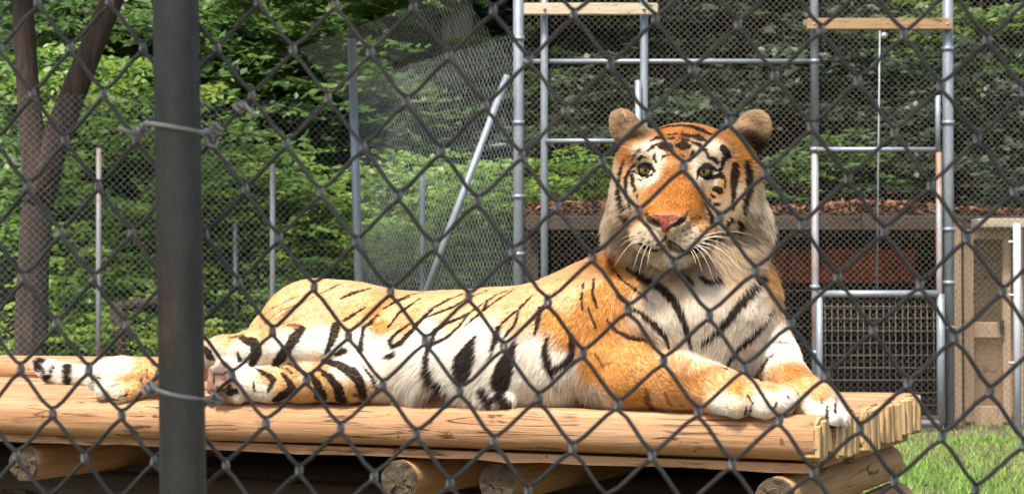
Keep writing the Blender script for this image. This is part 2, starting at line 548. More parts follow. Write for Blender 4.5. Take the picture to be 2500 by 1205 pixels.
# post on the viewer's side of the mesh
pt = fence_pt(429, 0, -0.028); pb = fence_pt(447.5, 1205, -0.028)
dv = (pb - pt)
mb = MB()
top = pt - dv * 2.2; bot = pb + dv * ((-0.05 - pb.z) / dv.z)
mb.tube([top.lerp(bot, k / 6) - F_O for k in range(7)], 0.0182, 40)
mb.build('post', M['post_near'], fence)
def coil(c, axis, r, turns, length, n=10):
    a = axis.normalized(); x = a.orthogonal().normalized(); y = a.cross(x)
    m = int(turns * n)
    return [c + a * (length * (i / m - 0.5)) + (x * math.cos(6.283 * i / n) + y * math.sin(6.283 * i / n)) * r for i in range(m + 1)]
def tie(pl_, pr_, cl, cr):
    """wire bound round the post, its ends twisted on the mesh at both sides"""
    mb = MB()
    A = fence_pt(*pl_, -0.02); B = fence_pt(*pr_, -0.02)
    pts = [fence_pt(*cl, -0.004), A - F_N * 0.006]
    for k in range(1, 8):
        q = k / 8
        p = A.lerp(B, q)
        pts.append(p - F_N * (0.006 + 0.0255 * math.sin(math.pi * q) ** 0.55))
    pts += [B - F_N * 0.006, fence_pt(*cr, -0.004)]
    mb.tube([p - F_O for p in pts], 0.0020, 8)
    for c in (cl, cr):
        c3 = fence_pt(*c, -0.002)
        ax = (fence_pt(c[0] + 40, c[1] - 28) - fence_pt(*c)) if c is cr else (fence_pt(c[0] + 40, c[1] - 30) - fence_pt(*c))
        mb.tube([p - F_O for p in coil(c3, ax, 0.0036, 2.6, 0.012)], 0.0019, 7)
    mb.build('tie_wire', M['tie'], fence)
tie((360, 303), (498, 325), (343, 322), (523, 318))
tie((383, 940), (505, 972), (368, 950), (522, 976))
mb = MB()
mb.tube([p - F_O for p in [fence_pt(345, 330, -0.004), fence_pt(318, 324, -0.008), fence_pt(290, 312, -0.014)]], 0.0020, 8)
mb.build('tie_wire', M['tie'], fence)
mb = MB()
mb.tube([p - F_O for p in [fence_pt(522, 335, 0.0), fence_pt(503, 335, -0.004), fence_pt(505, 352, -0.006), fence_pt(524, 360, -0.003), fence_pt(530, 340, 0.002)]], 0.0020, 8)
mb.build('tie_wire', M['tie'], fence)
mb = MB()
mb.tube([p - F_O for p in coil(fence_pt(588, 262, -0.002), fence_pt(610, 245) - fence_pt(580, 265), 0.0034, 2.0, 0.009)], 0.0018, 7)
mb.tube([p - F_O for p in [fence_pt(588, 250, -0.004), fence_pt(604, 262, -0.007), fence_pt(623, 284, -0.010)]], 0.0020, 8)
mb.build('tie_wire', M['tie'], fence)

# ------------------------------------------------------------------ tiger: one continuous skin grown round its limbs, in the platform frame
VOX = 0.0045
B_LO = np.array([-2.80, -0.10, -0.12]); B_HI = np.array([0.20, 0.86, 0.80])
DIM = np.ceil((B_HI - B_LO) / VOX).astype(int) + 1
FIELD = np.full(DIM, 0.5, np.float32)

def window(lo, hi):
    i0 = np.clip(np.floor((np.array(lo) - B_LO) / VOX).astype(int), 0, DIM - 1)
    i1 = np.clip(np.ceil((np.array(hi) - B_LO) / VOX).astype(int) + 1, 1, DIM)
    ax = [(B_LO[k] + VOX * np.arange(i0[k], i1[k])).astype(np.float32) for k in range(3)]
    return tuple(slice(a, b) for a, b in zip(i0, i1)), ax

def blend(sl, d, k, mode):
    f = FIELD[sl]
    if mode == 'add':
        h = np.clip(0.5 + 0.5 * (f - d) / k, 0, 1)
        FIELD[sl] = f * (1 - h) + d * h - k * h * (1 - h)
    else:
        h = np.clip(0.5 - 0.5 * (f + d) / k, 0, 1)
        FIELD[sl] = f * (1 - h) - d * h + k * h * (1 - h)

def cone(a, ra, b, rb, k=0.03, ry=1.0, mode='add'):
    """tapered limb piece from a to b; ry widens it front to back"""
    a = np.array(a, float); b = np.array(b, float)
    m = max(ra, rb) * max(1, ry) + k + 0.02
    sl, ax = window(np.minimum(a, b) - m, np.maximum(a, b) + m)
    X = ax[0][:, None, None] - a[0]; Y = (ax[1][None, :, None] - a[1]) / ry; Z = ax[2][None, None, :] - a[2]
    ab = (b - a) / np.array([1, ry, 1]); L2 = float(ab @ ab) + 1e-9
    t = np.clip((X * ab[0] + Y * ab[1] + Z * ab[2]) / L2, 0, 1)
    d = np.sqrt((X - t * ab[0]) ** 2 + (Y - t * ab[1]) ** 2 + (Z - t * ab[2]) ** 2) - (ra + (rb - ra) * t)
    blend(sl, d.astype(np.float32), k, mode)

def ball(c, rad, rot=None, k=0.03, mode='add'):
    """ellipsoid; rot's columns are its own axes"""
    c = np.array(c, float); rad = np.array(rad, float)
    m = rad.max() + k + 0.02
    sl, ax = window(c - m, c + m)
    X = ax[0][:, None, None] - c[0]; Y = ax[1][None, :, None] - c[1]; Z = ax[2][None, None, :] - c[2]
    A = np.eye(3) if rot is None else np.array(rot)
    q = [X * A[0, j] + Y * A[1, j] + Z * A[2, j] for j in range(3)]
    k0 = np.sqrt(sum((q[j] / rad[j]) ** 2 for j in range(3)))
    k1 = np.sqrt(sum((q[j] / rad[j] ** 2) ** 2 for j in range(3))) + 1e-6
    d = k0 * (k0 - 1) / k1
    blend(sl, d.astype(np.float32), k, mode)

def pr(px, py, t, r):
    """body point from the picture: pixel, distance behind the front edge, radius in pixels"""
    l = att(px, py, t)
    return np.array(l), r * depth_of(l) / FPX

def chain(pts, k=0.03, ry=1.0):
    q = [pr(*p) for p in pts]
    for (a, ra), (b, rb) in zip(q[:-1], q[1:]): cone(a, ra, b, rb, k, ry)

# torso, rolled on one hip
chain([(1450, 835, .27, 150), (1330, 848, .26, 146), (1200, 855, .255, 140), (1080, 856, .25, 134), (960, 848, .26, 128),
       (860, 836, .28, 136), (780, 820, .31, 120), (700, 835, .33, 92)], 0.05, 1.2)
chain([(1330, 905, .14, 84), (1180, 918, .115, 72), (1060, 920, .11, 62), (985, 920, .11, 50)], 0.09)       # belly
chain([(1240, 975, .04, 16), (1180, 976, .035, 16)], 0.02)
chain([(1060, 972, .05, 14), (1010, 970, .05, 12)], 0.02)
for (x, y, t, r) in ((1445, 700, .33, 46), (1390, 735, .22, 60), (800, 770, .20, 70), (730, 790, .22, 62)):
    a, ra = pr(x, y, t, r); ball(a, (ra * 1.25, ra, ra), None, 0.06)      # shoulder blade, ribs, haunch
# hind leg on top: thigh, shank, metatarsus, paw
chain([(760, 790, .27, 92), (840, 820, .19, 84), (905, 850, .12, 50)], 0.06)
chain([(915, 852, .10, 46), (820, 846, .075, 52), (720, 842, .065, 50), (620, 850, .07, 42), (545, 858, .08, 36), (500, 868, .09, 34),
       (440, 900, .09, 36), (370, 922, .085, 40)], 0.022)
chain([(372, 922, .085, 40), (300, 920, .075, 46), (275, 922, .07, 48)], 0.02)
for (x, y, t, r) in ((248, 905, .085, 26), (240, 925, .055, 27), (262, 950, .035, 27), (296, 960, .03, 26)):
    a, ra = pr(x + 38, y - 8, t + 0.01, r * 0.9); b, rb = pr(x, y, t, r)
    cone(a, ra, b, rb, 0.007)
# hind leg below, on the logs; its sole turned to the front edge
chain([(800, 830, .27, 100), (905, 900, .14, 66), (925, 925, .085, 52)], 0.05)
chain([(930, 925, .075, 50), (850, 928, .05, 50), (740, 934, .042, 45), (660, 938, .04, 40), (620, 938, .042, 39)], 0.02)
chain([(620, 936, .05, 38), (575, 930, .04, 47), (560, 928, .035, 48)], 0.02)
for (x, y, t, r) in ((546, 893, .04, 22), (527, 912, .02, 22), (524, 945, .012, 22), (556, 965, .01, 18)):
    a, ra = pr(x + 26, y + 3, t + 0.01, r); b, rb = pr(x, y, t, r * 0.9)
    cone(a, ra, b, rb, 0.008)
# soft pads of the sole
for (x, y, t, r) in ((534, 908, -.004, 14), (540, 944, -.012, 18), (518, 930, -.0, 13), (527, 966, -.004, 12)):
    a, ra = pr(x, y, t, r); ball(a, (ra, ra * 0.8, ra), None, 0.006)
# tail, round behind the rump
chain([(640, 850, .42, 42), (560, 880, .52, 30), (450, 905, .58, 26), (330, 918, .61, 25), (230, 918, .62, 25), (165, 916, .62, 24), (125, 905, .615, 22), (100, 892, .61, 17)], 0.02)
# chest, shoulders, neck
chain([(1500, 790, .30, 165), (1620, 790, .27, 165), (1690, 780, .24, 160)], 0.05)
chain([(1700, 690, .24, 150), (1705, 800, .21, 160), (1715, 890, .20, 112)], 0.05)
chain([(1560, 700, .30, 110), (1640, 610, .28, 128), (1680, 520, .28, 120)], 0.05)
chain([(1800, 640, .30, 62), (1820, 730, .30, 72), (1835, 800, .30, 62)], 0.05)
# near foreleg
chain([(1530, 770, .16, 88), (1505, 880, .12, 78), (1500, 925, .11, 76)], 0.045)
chain([(1490, 930, .10, 70), (1570, 922, .09, 74), (1660, 930, .07, 66), (1750, 952, .055, 52), (1790, 965, .05, 48)], 0.03)
chain([(1770, 962, .055, 48), (1830, 970, .045, 46)], 0.02)
for (x, y, t, r) in ((1800, 988, .005, 32), (1868, 986, .012, 36), (1908, 980, .04, 32), (1925, 970, .075, 26)):
    a, ra = pr(x - 55, y - 14, t + 0.012, r * 0.95); b, rb = pr(x, y, t, r)
    cone(a, ra, b, rb, 0.006)
# far foreleg, its paw over the end of the logs
chain([(1830, 770, .33, 70), (1868, 850, .31, 62), (1890, 880, .28, 56), (1925, 925, .22, 44), (1960, 960, .17, 44)], 0.03)
chain([(1955, 955, .17, 44), (2000, 975, .14, 42)], 0.02)
for (x, y, t, r) in ((1960, 995, .125, 26), (1998, 1012, .105, 28), (2030, 1018, .12, 27), (2052, 1022, .15, 23)):
    a, ra = pr(x - 30, y - 42, t + 0.01, r); b, rb = pr(x, y, t, r * 0.92)
    cone(a, ra, b, rb, 0.006)

# ---- head
YH = 5.05
HF = Vector((-0.19, -0.975, -0.07)).normalized()            # where the face points
HR = HF.cross(Vector((0, 0, 1))).normalized() * -1.0          # viewer's right
if HR.x < 0: HR = -HR
HU = HR.cross(HF).normalized()
if HU.z < 0: HU = -HU
def l_dir(v): return np.array([v.dot(U), v.dot(N), v.z])
HROT = np.stack([l_dir(HR), l_dir(HU), l_dir(HF)], 1)
def hp(px, py, fwd): return np.array(to_local(at(px, py, YH - fwd)))
def hr(r, fwd=0.0): return r * (YH - fwd) / FPX
def hball(px, py, fwd, rx, ry, rf, k=0.02, mode='add', tilt=0.0, yaw=0.0):
    rot = HROT
    if tilt or yaw:
        rot = HROT @ np.array(Matrix.Rotation(R(yaw), 3, 'Y')) @ np.array(Matrix.Rotation(R(tilt), 3, 'Z'))
    ball(hp(px, py, fwd), (hr(rx), hr(ry), hr(rf)), rot, k, mode)
def hcone(p, q, k=0.02, mode='add'):
    cone(hp(*p[:3]), hr(p[3]), hp(*q[:3]), hr(q[3]), k, 1.0, mode)

hball(1680, 428, -0.01, 150, 122, 140, 0.04)            # skull
hball(1668, 372, 0.07, 100, 66, 66, 0.04)               # forehead
hball(1675, 540, 0.0, 140, 95, 110, 0.05)               # jaw base
hball(1535, 500, 0.03, 42, 92, 80, 0.04)                # cheeks
hball(1800, 490, 0.0, 58, 100, 85, 0.04)
hball(1521, 560, -0.01, 40, 60, 60, 0.035)               # ruff
hball(1832, 556, -0.03, 44, 68, 66, 0.035)
hball(1585, 622, 0.03, 60, 34, 60, 0.04)
hball(1770, 630, 0.0, 70, 40, 70, 0.04)
hball(1652, 405, 0.10, 58, 60, 42, 0.03)                # bridge of the nose
hball(1643, 452, 0.132, 66, 60, 46, 0.03)
hball(1638, 490, 0.165, 74, 48, 50, 0.03)
hball(1633, 520, 0.19, 76, 36, 52, 0.03)
hball(1634, 562, 0.165, 88, 58, 66, 0.03)               # muzzle
hball(1588, 578, 0.20, 46, 40, 44, 0.012)               # whisker pads
hball(1688, 580, 0.197, 54, 42, 46, 0.012)
hball(1628, 536, 0.243, 54, 22, 20, 0.014)              # nose
hball(1629, 554, 0.250, 20, 18, 12, 0.012)
hball(1638, 622, 0.17, 52, 28, 44, 0.016)               # chin
hball(1555, 505, 0.085, 52, 62, 44, 0.04)               # mid face
hball(1745, 505, 0.065, 68, 66, 52, 0.04)
hball(1546, 405, 0.055, 40, 56, 46, 0.04)               # temples
hball(1790, 412, 0.02, 52, 66, 56, 0.04)
hball(1575, 376, 0.100, 42, 22, 30, 0.025, tilt=-14)    # brows
hball(1724, 378, 0.095, 46, 22, 30, 0.025, tilt=12)
def skin_fwd(px, py):
    """how far forward of the head's middle the skin lies under a picture point"""
    for f in np.arange(0.32, -0.2, -0.001):
        p = ((hp(px, py, f) - B_LO) / VOX).round().astype(int)
        if FIELD[tuple(p)] < 0: return float(f)
    return 0.0
EYES = []
for (x, y, r) in ((1577, 415, 20), (1719, 418, 21)):
    f = skin_fwd(x, y)
    EYES.append((x, y, f - hr(r) * 0.62, r))
    t = -12 if x < 1650 else 10
    hball(x, y + 2, f, 25, 11, 18, 0.008, 'cut', tilt=t)
for (x, y, t) in ((1600, 545, -30), (1660, 544, 30)):   # nostrils
    hball(x, y, skin_fwd(x, y) + 0.003, 15, 6, 11, 0.006, 'cut', tilt=t)
def groove(pts, r, k=0.008):
    q = [(x, y, skin_fwd(x, y) + 0.001) for (x, y) in pts]
    for a, b in zip(q[:-1], q[1:]): hcone((*a, r), (*b, r), k, 'cut')
groove([(1631, 566), (1632, 585), (1634, 604)], 2.6)
groove([(1634, 604), (1612, 616), (1585, 616), (1566, 606)], 3.2)
groove([(1634, 604), (1660, 618), (1695, 618), (1728, 604)], 3.4)
# ears: rounded cups
for (x, y, f, rx, ry, tilt, yaw, dx) in ((1530, 316, 0.018, 36, 50, 28, 20, 5), (1836, 322, -0.013, 44, 54, -30, -16, -4)):
    hball(x, y, f, rx, ry, 20, 0.014, tilt=tilt, yaw=yaw)
    hball(x + dx, y + 4, f + 0.024, rx * 0.70, ry * 0.74, 20, 0.010, 'cut', tilt=tilt, yaw=yaw)
hcone((1552, 348, .01, 30), (1510, 292, .012, 15), 0.018)
hcone((1812, 352, -.015, 36), (1856, 302, -.018, 20), 0.018)
hball(1565, 352, 0.02, 34, 36, 34, 0.03)
hball(1800, 352, -0.01, 38, 36, 38, 0.03)

def surface_net():
    s = FIELD < 0
    a = s[:-1, :-1, :-1].astype(np.int8)
    cnt = np.zeros_like(a)
    for i in (0, 1):
        for j in (0, 1):
            for k in (0, 1):
                cnt += s[i:s.shape[0] - 1 + i, j:s.shape[1] - 1 + j, k:s.shape[2] - 1 + k]
    act = np.argwhere((cnt > 0) & (cnt < 8))
    idx = np.full(cnt.shape, -1, np.int32)
    idx[tuple(act.T)] = np.arange(len(act))
    acc = np.zeros((len(act), 3)); n = np.zeros(len(act))
    corner = {(i, j, k): FIELD[act[:, 0] + i, act[:, 1] + j, act[:, 2] + k] for i in (0, 1) for j in (0, 1) for k in (0, 1)}
    for c0 in corner:
        for ax in range(3):
            if c0[ax] == 0:
                c1 = list(c0); c1[ax] = 1; c1 = tuple(c1)
                f0, f1 = corner[c0], corner[c1]
                m = (f0 < 0) != (f1 < 0)
                t = np.where(m, f0 / np.where(m, f0 - f1, 1), 0)
                p = np.array(c0, float)[None, :].repeat(len(act), 0)
                p[:, ax] += t
                acc[m] += p[m]; n[m] += 1
    V = (act + acc / n[:, None]) * VOX + B_LO
    F = []
    for ax in range(3):
        sl0 = [slice(None)] * 3; sl1 = [slice(None)] * 3
        sl0[ax] = slice(0, -1); sl1[ax] = slice(1, None)
        e = np.argwhere(s[tuple(sl0)] != s[tuple(sl1)])
        b, c = [(1, 2), (2, 0), (0, 1)][ax]
        ok = (e[:, b] > 0) & (e[:, c] > 0) & (e[:, b] < DIM[b] - 1) & (e[:, c] < DIM[c] - 1)
        e = e[ok]
        q = []
        for (ob, oc) in ((-1, -1), (0, -1), (0, 0), (-1, 0)):
            p = e.copy(); p[:, b] += ob; p[:, c] += oc
            q.append(idx[tuple(p.T)])
        q = np.stack(q, 1)
        flip = ~s[tuple(e.T)]
        q[flip] = q[flip][:, ::-1]
        F.append(q)
    return V, np.concatenate(F)

TV, TF = surface_net()

# ---- coat: colour fields and stripes are set down on the skin as points and lines in space
T_BVH = BVHTree.FromPolygons(TV.tolist(), TF.tolist())
CAM_L = to_local((0, 0, CAM_Z))
def skin(px, py):
    d = ray(px, py)
    dl = Vector((d.dot(U), d.dot(N), d.z)).normalized()
    h = T_BVH.ray_cast(CAM_L, dl)
    return np.array(h[0]) if h[0] is not None else None
CO = dict(O=(0.52, 0.25, 0.072), D=(0.41, 0.168, 0.036), P=(0.66, 0.395, 0.175), L=(0.72, 0.49, 0.275), W=(0.83, 0.78, 0.70), C=(0.72, 0.61, 0.47),
          V=(0.74, 0.665, 0.565), G=(0.40, 0.33, 0.25), E=(0.36, 0.235, 0.14), K=(0.034, 0.020, 0.015), B=(0.14, 0.060, 0.022), N=(0.27, 0.068, 0.042), T=(0.035, 0.02, 0.013), Q=(0.50, 0.36, 0.23), S=(0.13, 0.09, 0.075), R=(0.29, 0.155, 0.11))
FIELDS = dict(
 P=[(650,770),(900,740),(850,775),(1000,785),(560,835),(640,812),(380,900),(350,890),(320,930),(330,960),
    (650,922),(700,912),(780,905),(880,955),(800,965),(700,962),(1620,985),(1700,965),(1745,935),(1830,955),(1880,950),(1560,690),(1880,690),(1900,920),(1960,945),(2000,962),
    (1530,660),(1560,505),(1740,475),(1765,458),(1720,558),(1718,535),(1875,660),(1560,470)],
 L=[(800,705),(700,745),(1000,740),(760,760),(600,815),(1450,690),(1380,730),(640,800),(1840,430),(1800,430),(1520,430),(1100,735),(1200,725),(1280,725),(1400,705),(1100,775),(1180,760),(1250,775),(870,720),(720,790),(840,790),(950,770),(1330,730),(1640,880),(1690,895)],
 O=[(930,795),(1350,775),(1420,775),(1440,850),(1390,825),(1480,700),(1500,760),(1470,850),(1500,900),(1560,850),(1600,905),(1650,935),(1700,925),(1550,962),(1800,948),
    (1930,912),(1490,625),(1500,660),(1488,645),(1505,680),(1515,700),(1590,315),(1740,320),(1540,350),(1530,385),(1800,350),(1830,375),(1815,400),(1700,530),(1450,760),(1440,720),(1510,940),(920,755),(1590,485)],
 D=[(1612,445),(1602,465),(1690,452),(1700,472),(1708,500),(1580,520),(1625,430),(1675,430),(1665,330),(1620,325),(1710,325),(1640,372),(1680,372),(1650,420),(1630,470),(1662,470),(1600,512),(1640,500),(1665,510),(1650,445),(1690,500),(1470,800),(1450,900)],
 W=[(1050,830),(1000,880),(1100,900),(1200,850),(1250,900),(1150,950),(1350,950),(1400,975),(1300,870),(1365,890),(1000,950),(880,830),(800,835),(740,842),(670,855),(930,850),
    (1030,805),(1170,800),(600,862),(565,850),(260,890),(240,920),(830,892),(900,905),(640,948),(590,900),(1600,725),(1620,800),(1700,755),(1750,710),(1800,780),(1850,725),
    (1700,850),(1760,862),(1850,850),(1900,860),(1920,850),(1760,1002),(1850,995),(1905,985),(1930,985),(2000,1000),(2050,1012),(1980,1000),(2035,1000),
    (1590,362),(1605,378),(1698,368),(1735,364),(1708,392),(1598,434),(1570,441),(1738,443),(1698,434),
    (1580,582),(1602,598),(1680,592),(1660,572),(1712,592),(1632,642),(1580,592),(1605,606),(1690,602),(1652,598),(1618,592),(1640,632),(1615,640),(1662,640),(1690,575),(220,918),(160,915),(120,905),(1620,575)],
 V=[(1570,374),(1748,388),(1548,430),(1565,362),(1510,470),(1530,460),(1515,500),(1500,440),(1800,470),(1830,520),(1855,470),(1830,455),(1492,500),(1488,550),(1500,590),(1862,500),(1872,550),(1840,560),(1852,600),(1860,640),(1640,660)],
 C=[(280,962),(960,972),(530,880),(300,892),(600,962),(1460,985),(1785,985),(1870,955),(1550,482),(1772,500),(1748,500),(1820,470),(1792,520),(1535,600),(1820,622),(1780,622),(1600,645),(1680,652),
    (1565,562),(1560,760),(1700,640),(1850,960),(1750,640),(1600,665),(1660,670),(1640,690),(1780,690)],
 G=[(1450,990),(1040,975),(1560,640),(1580,680)],
 E=[(1845,312),(1530,322)],
 T=[(1546,334),(1838,348),(1828,338),(1850,345),(1842,330)], Q=[(1500,282),(1515,275),(1502,310),(1512,300),(1525,295),(1852,284),(1870,312),(1820,290),(1835,285)],
 S=[(534,903),(522,915)], R=[(546,940),(512,930),(518,955),(536,950)],
)
cp, cc = [], []
for key, pts in FIELDS.items():
    for (x, y) in pts:
        p = skin(x, y)
        if p is None: continue
        col = np.array(CO[key])
        if 1480 < x < 1890 and y < 700 and key in 'WVCL': col = col * np.array((0.94, 0.88, 0.79))      # creamier face fur, also darkened to stand for its weaker light
        elif 1480 < x < 1890 and y < 700 and key in 'ODP': col = col * np.array((0.92, 0.90, 0.86))  # face oranges darkened for the same weaker light
        elif 1540 < x < 1895 and 700 <= y < 905 and key in 'WC': col = col * np.array((0.88, 0.85, 0.80))  # chest whites darkened, shade put into the coat colour
        cp.append(p); cc.append(col)
for (x, y, z, key) in ((-1.2, .5, .28, 'P'), (-.8, .52, .28, 'P'), (-1.6, .55, .25, 'P'), (-.5, .6, .4, 'O'), (-.35, .55, .6, 'O'), (-2.0, .55, .1, 'P'), (-1.2, .3, -.02, 'W'), (-.3, .5, .2, 'O')):
    cp.append(np.array((x, y, z))); cc.append(CO[key])
cp = np.array(cp); cc = np.array(cc)

def zz(ox, oy, sc): return lambda q: (ox + sc * q[0], oy + sc * q[1])
WIDEN = 1.38
STROKES = []          # points in space, widths in metres, colour, hard / soft
def strokes(fr, rows):
    ox, oy, sc = fr
    for row in rows:
        col = 'K'
        if isinstance(row[0], str): col, row = row[0], row[1:]
        pts, ws = row
        pts = [(ox + sc * x, oy + sc * y) for (x, y) in pts]
        if not hasattr(ws, '__len__'): ws = [ws] * len(pts)
        if WIDEN > 1.45 and col == 'K': ws = [max(q, 9) + 2 for q in ws]
        ws = list(ws) + [ws[-1]] * (len(pts) - len(ws))
        fine, fw = [], []
        if len(pts) == 1: fine, fw = [pts[0]], [ws[0]]
        for (a, b), (wa, wb) in zip(zip(pts[:-1], pts[1:]), zip(ws[:-1], ws[1:])):
            m = max(1, int(math.hypot(b[0] - a[0], b[1] - a[1]) / 9))
            for k in range(m):
                q = k / m
                fine.append((a[0] + (b[0] - a[0]) * q, a[1] + (b[1] - a[1]) * q)); fw.append(wa + (wb - wa) * q)
        if len(pts) > 1: fine.append(pts[-1]); fw.append(ws[-1])
        P3, W3 = [], []
        for q, w_ in zip(fine, fw):
            p = skin(*q)
            if p is None: continue
            if P3 and np.linalg.norm(p - P3[-1]) > 0.07:
                if P3: STROKES.append((np.array(P3), np.array(W3), col))
                P3, W3 = [], []
            P3.append(p); W3.append(w_ * sc * 0.5 * WIDEN * (1.7 if 1560 < q[0] < 1780 and q[1] < 372 else 1.0) * depth_of(p) / FPX)
        if P3: STROKES.append((np.array(P3), np.array(W3), col))

ZH = (1400, 230, 0.4065)
strokes(ZH, [
 ([(500,218),(560,196),(640,188),(700,192),(760,214),(822,242)], [10,14,16,18,18,8]), ([(720,195),(770,215),(825,240)], [14,24,8]),
 ([(500,188),(552,175)], [4,9]), ([(730,165),(800,176),(862,192)], [6,11,5]),
 ([(460,282),(500,264),(532,262)], [6,13,6]), ([(560,246),(612,240)], [6,11]), ([(558,268),(606,264)], [5,9]),
 ([(652,240),(692,252)], [10,14]), ([(700,250),(750,260),(802,284)], [10,22,8]),
 ([(438,348),(480,312),(532,290)], [6,14,8]), ([(530,312),(572,318)], [22,26]), ([(630,310),(660,306),(692,312)], [18,28,14]), ([(650,266),(690,278)], [6,10]),
 ([(712,290),(760,305),(795,345),(810,382)], [6,13,12,7]), ([(492,350),(486,380),(498,412)], [8,18,8]),
 ([(524,402),(540,375),(586,362)], [6,12,6]), ([(640,356),(664,374)], [6,12]), ([(700,402),(714,370),(722,342)], [10,20,10]),
 ('B', [(610,292),(640,260),(655,225),(665,190)], [4,6,6,6]), ('B', [(600,345),(560,340)], [4,10]),
 ([(358,388),(375,355),(398,336)], [8,17,6]), ([(386,396),(410,374),(434,382)], [8,20,8]),
 ([(376,414),(340,450),(315,500),(312,560),(320,622)], [8,17,19,17,6]), ([(306,402),(285,450),(274,520),(268,560),(280,630),(298,694)], [12,20,16,20,28,20]),
 ([(352,488),(358,540),(372,582)], [14,20,12]), ([(385,604),(388,626)], [10,12]), ([(332,636),(345,690),(366,734)], [8,13,10]), ([(298,728),(332,758)], [28,34]),
 ([(358,462),(395,480),(424,508)], [10,16,8]), ([(380,500),(410,520)], [5,9]),
 ([(905,332),(932,364)], [28,34]), ([(925,368),(900,395),(888,448)], [28,26,14]), ([(812,382),(848,390),(868,412)], [10,22,10]),
 ([(826,502),(890,490)], [16,30]), ([(970,432),(966,500),(960,560),(962,612),(955,696)], [40,46,34,24,12]), ([(1040,418),(1050,480),(1052,560),(1032,640),(1018,708)], [34,44,38,36,22]),
 ([(845,566),(878,580)], [26,32]), ([(860,580),(872,596)], [16,8]), ([(828,604),(842,616)], [14,16]), ([(818,622),(822,640)], [9,9]), ([(848,660),(868,660)], [18,16]), ([(913,495),(908,565)], [4,7]),
 ([(778,636),(810,690),(830,740),(828,772)], [6,12,20,20]), ([(903,796),(942,756)], [14,26]), ([(985,768),(1000,800),(976,832)], [26,38,16]), ([(800,876),(870,852),(952,822)], [20,26,16]),
 ([(404,898),(440,924),(490,936),(540,915)], [14,30,22,12]), ([(650,930),(690,945),(740,938),(800,898)], [16,34,40,16]), ('B', [(556,884),(590,912),(630,930)], [16,30,20]), ([(548,868),(505,905)], [14,12]), ([(575,880),(640,915)], [14,14]), ([(556,816),(556,884)], [8,13]),
 ([(394,444),(412,426),(440,418),(468,430),(486,466)], [14,20,24,20,14]), ([(398,448),(416,478),(446,494),(474,484)], [12,18,20,14]), ([(472,488),(456,518)], [12,5]),
 ([(742,470),(764,442),(795,430),(826,434),(856,456)], [14,22,26,22,14]), ([(744,476),(770,494),(804,500),(836,484)], [16,22,22,16]), ([(746,486),(738,524)], [16,6]), ([(856,456),(880,452)], [10,16]),
 ('N', [(466,740),(545,756),(618,738)], [26,44,26]), ('N', [(545,755),(552,812)], [56,40]),
 ([(436,718),(452,746),(490,774),(530,800)], [12,28,30,12]), ([(686,708),(664,742),(626,772),(578,802)], [12,28,32,12]), ([(470,722),(545,738),(610,724)], [3,7,3]), ([(530,812),(576,812)], [6,6]),
 ([(515,750)], 9), ([(565,755)], 5), ([(570,800)], 6), ([(538,770)], 5),
])
dots = [(680,842),(712,830),(738,842),(762,820),(690,800),(722,790),(746,776),(772,776),(786,750),(640,852),(400,832),(432,836),(462,842),(412,872),(452,888),(482,872),(700,862),(735,866),(660,822),(755,740),(800,800),(610,865),(640,880),(670,880)]
strokes(ZH, [('B', [(x - 3, y + 2), (x + 4, y - 2)], 8) for (x, y) in dots])
strokes((1400, 600, 0.3984), [
 ([(212,40),(238,130),(298,210),(380,270),(442,312),(512,384)], [8,10,13,13,10,4]),
 ([(340,130),(440,200),(540,260),(620,340),(670,440),(700,540),(724,634)], [30,44,38,36,32,26,12]),
 ([(370,388),(450,440),(530,510),(575,570),(586,626)], [18,28,28,24,8]), ([(208,456),(260,520),(340,560),(420,572),(474,586)], [8,18,24,18,6]), ([(268,308),(332,352)], [12,16]),
 ([(1160,196),(1080,290),(1010,370),(950,450),(890,520),(820,580),(756,612)], [30,44,42,38,36,28,10]), ([(1228,384),(1160,490),(1080,570),(1000,640),(950,710),(932,756)], [10,26,30,26,20,8]),
 ([(1206,592),(1304,592)], [6,11]), ([(1244,652),(1190,690),(1165,740),(1108,812)], [5,15,17,8]), ([(1170,790),(1150,830)], [6,9]), ([(1190,680),(1175,730)], [5,8]),
 ([(780,198),(840,224),(894,204)], [22,34,20]), ([(640,150),(700,205),(734,234)], [20,28,14]), ('B', [(1080,424),(1160,350),(1212,280)], [4,6,4]),
 ([(1068,916),(1098,962),(1072,1056)], [7,13,12]), ([(1064,986),(1048,1036)], [10,16]), ([(1244,958),(1224,994)], [8,14]), ([(1556,985),(1548,1066)], [14,20]), ([(1604,966),(1606,1014)], [12,18]),
 ([(1530,1084),(1590,1108),(1644,1108)], [16,26,14]), ([(1516,944),(1522,968)], [8,10]), ([(1404,972),(1420,948)], [6,8]), ([(1310,915),(1318,935)], [8,8]), ([(1372,905),(1384,925)], [8,8]),
 ('B', [(448,880),(452,950),(494,1016)], [18,34,26]), ([(666,978),(664,1016)], [12,16]), ('D', [(676,770),(724,696)], [14,10]), ('D', [(560,900),(600,980)], [22,22]),
 ([(120,226),(120,310),(142,376)], [10,14,10]), ([(62,222),(48,334)], [6,9]), ([(88,386),(134,486)], [6,14]), ('B', [(128,656),(180,732),(246,710)], [8,13,5]),
])
WIDEN = 1.5
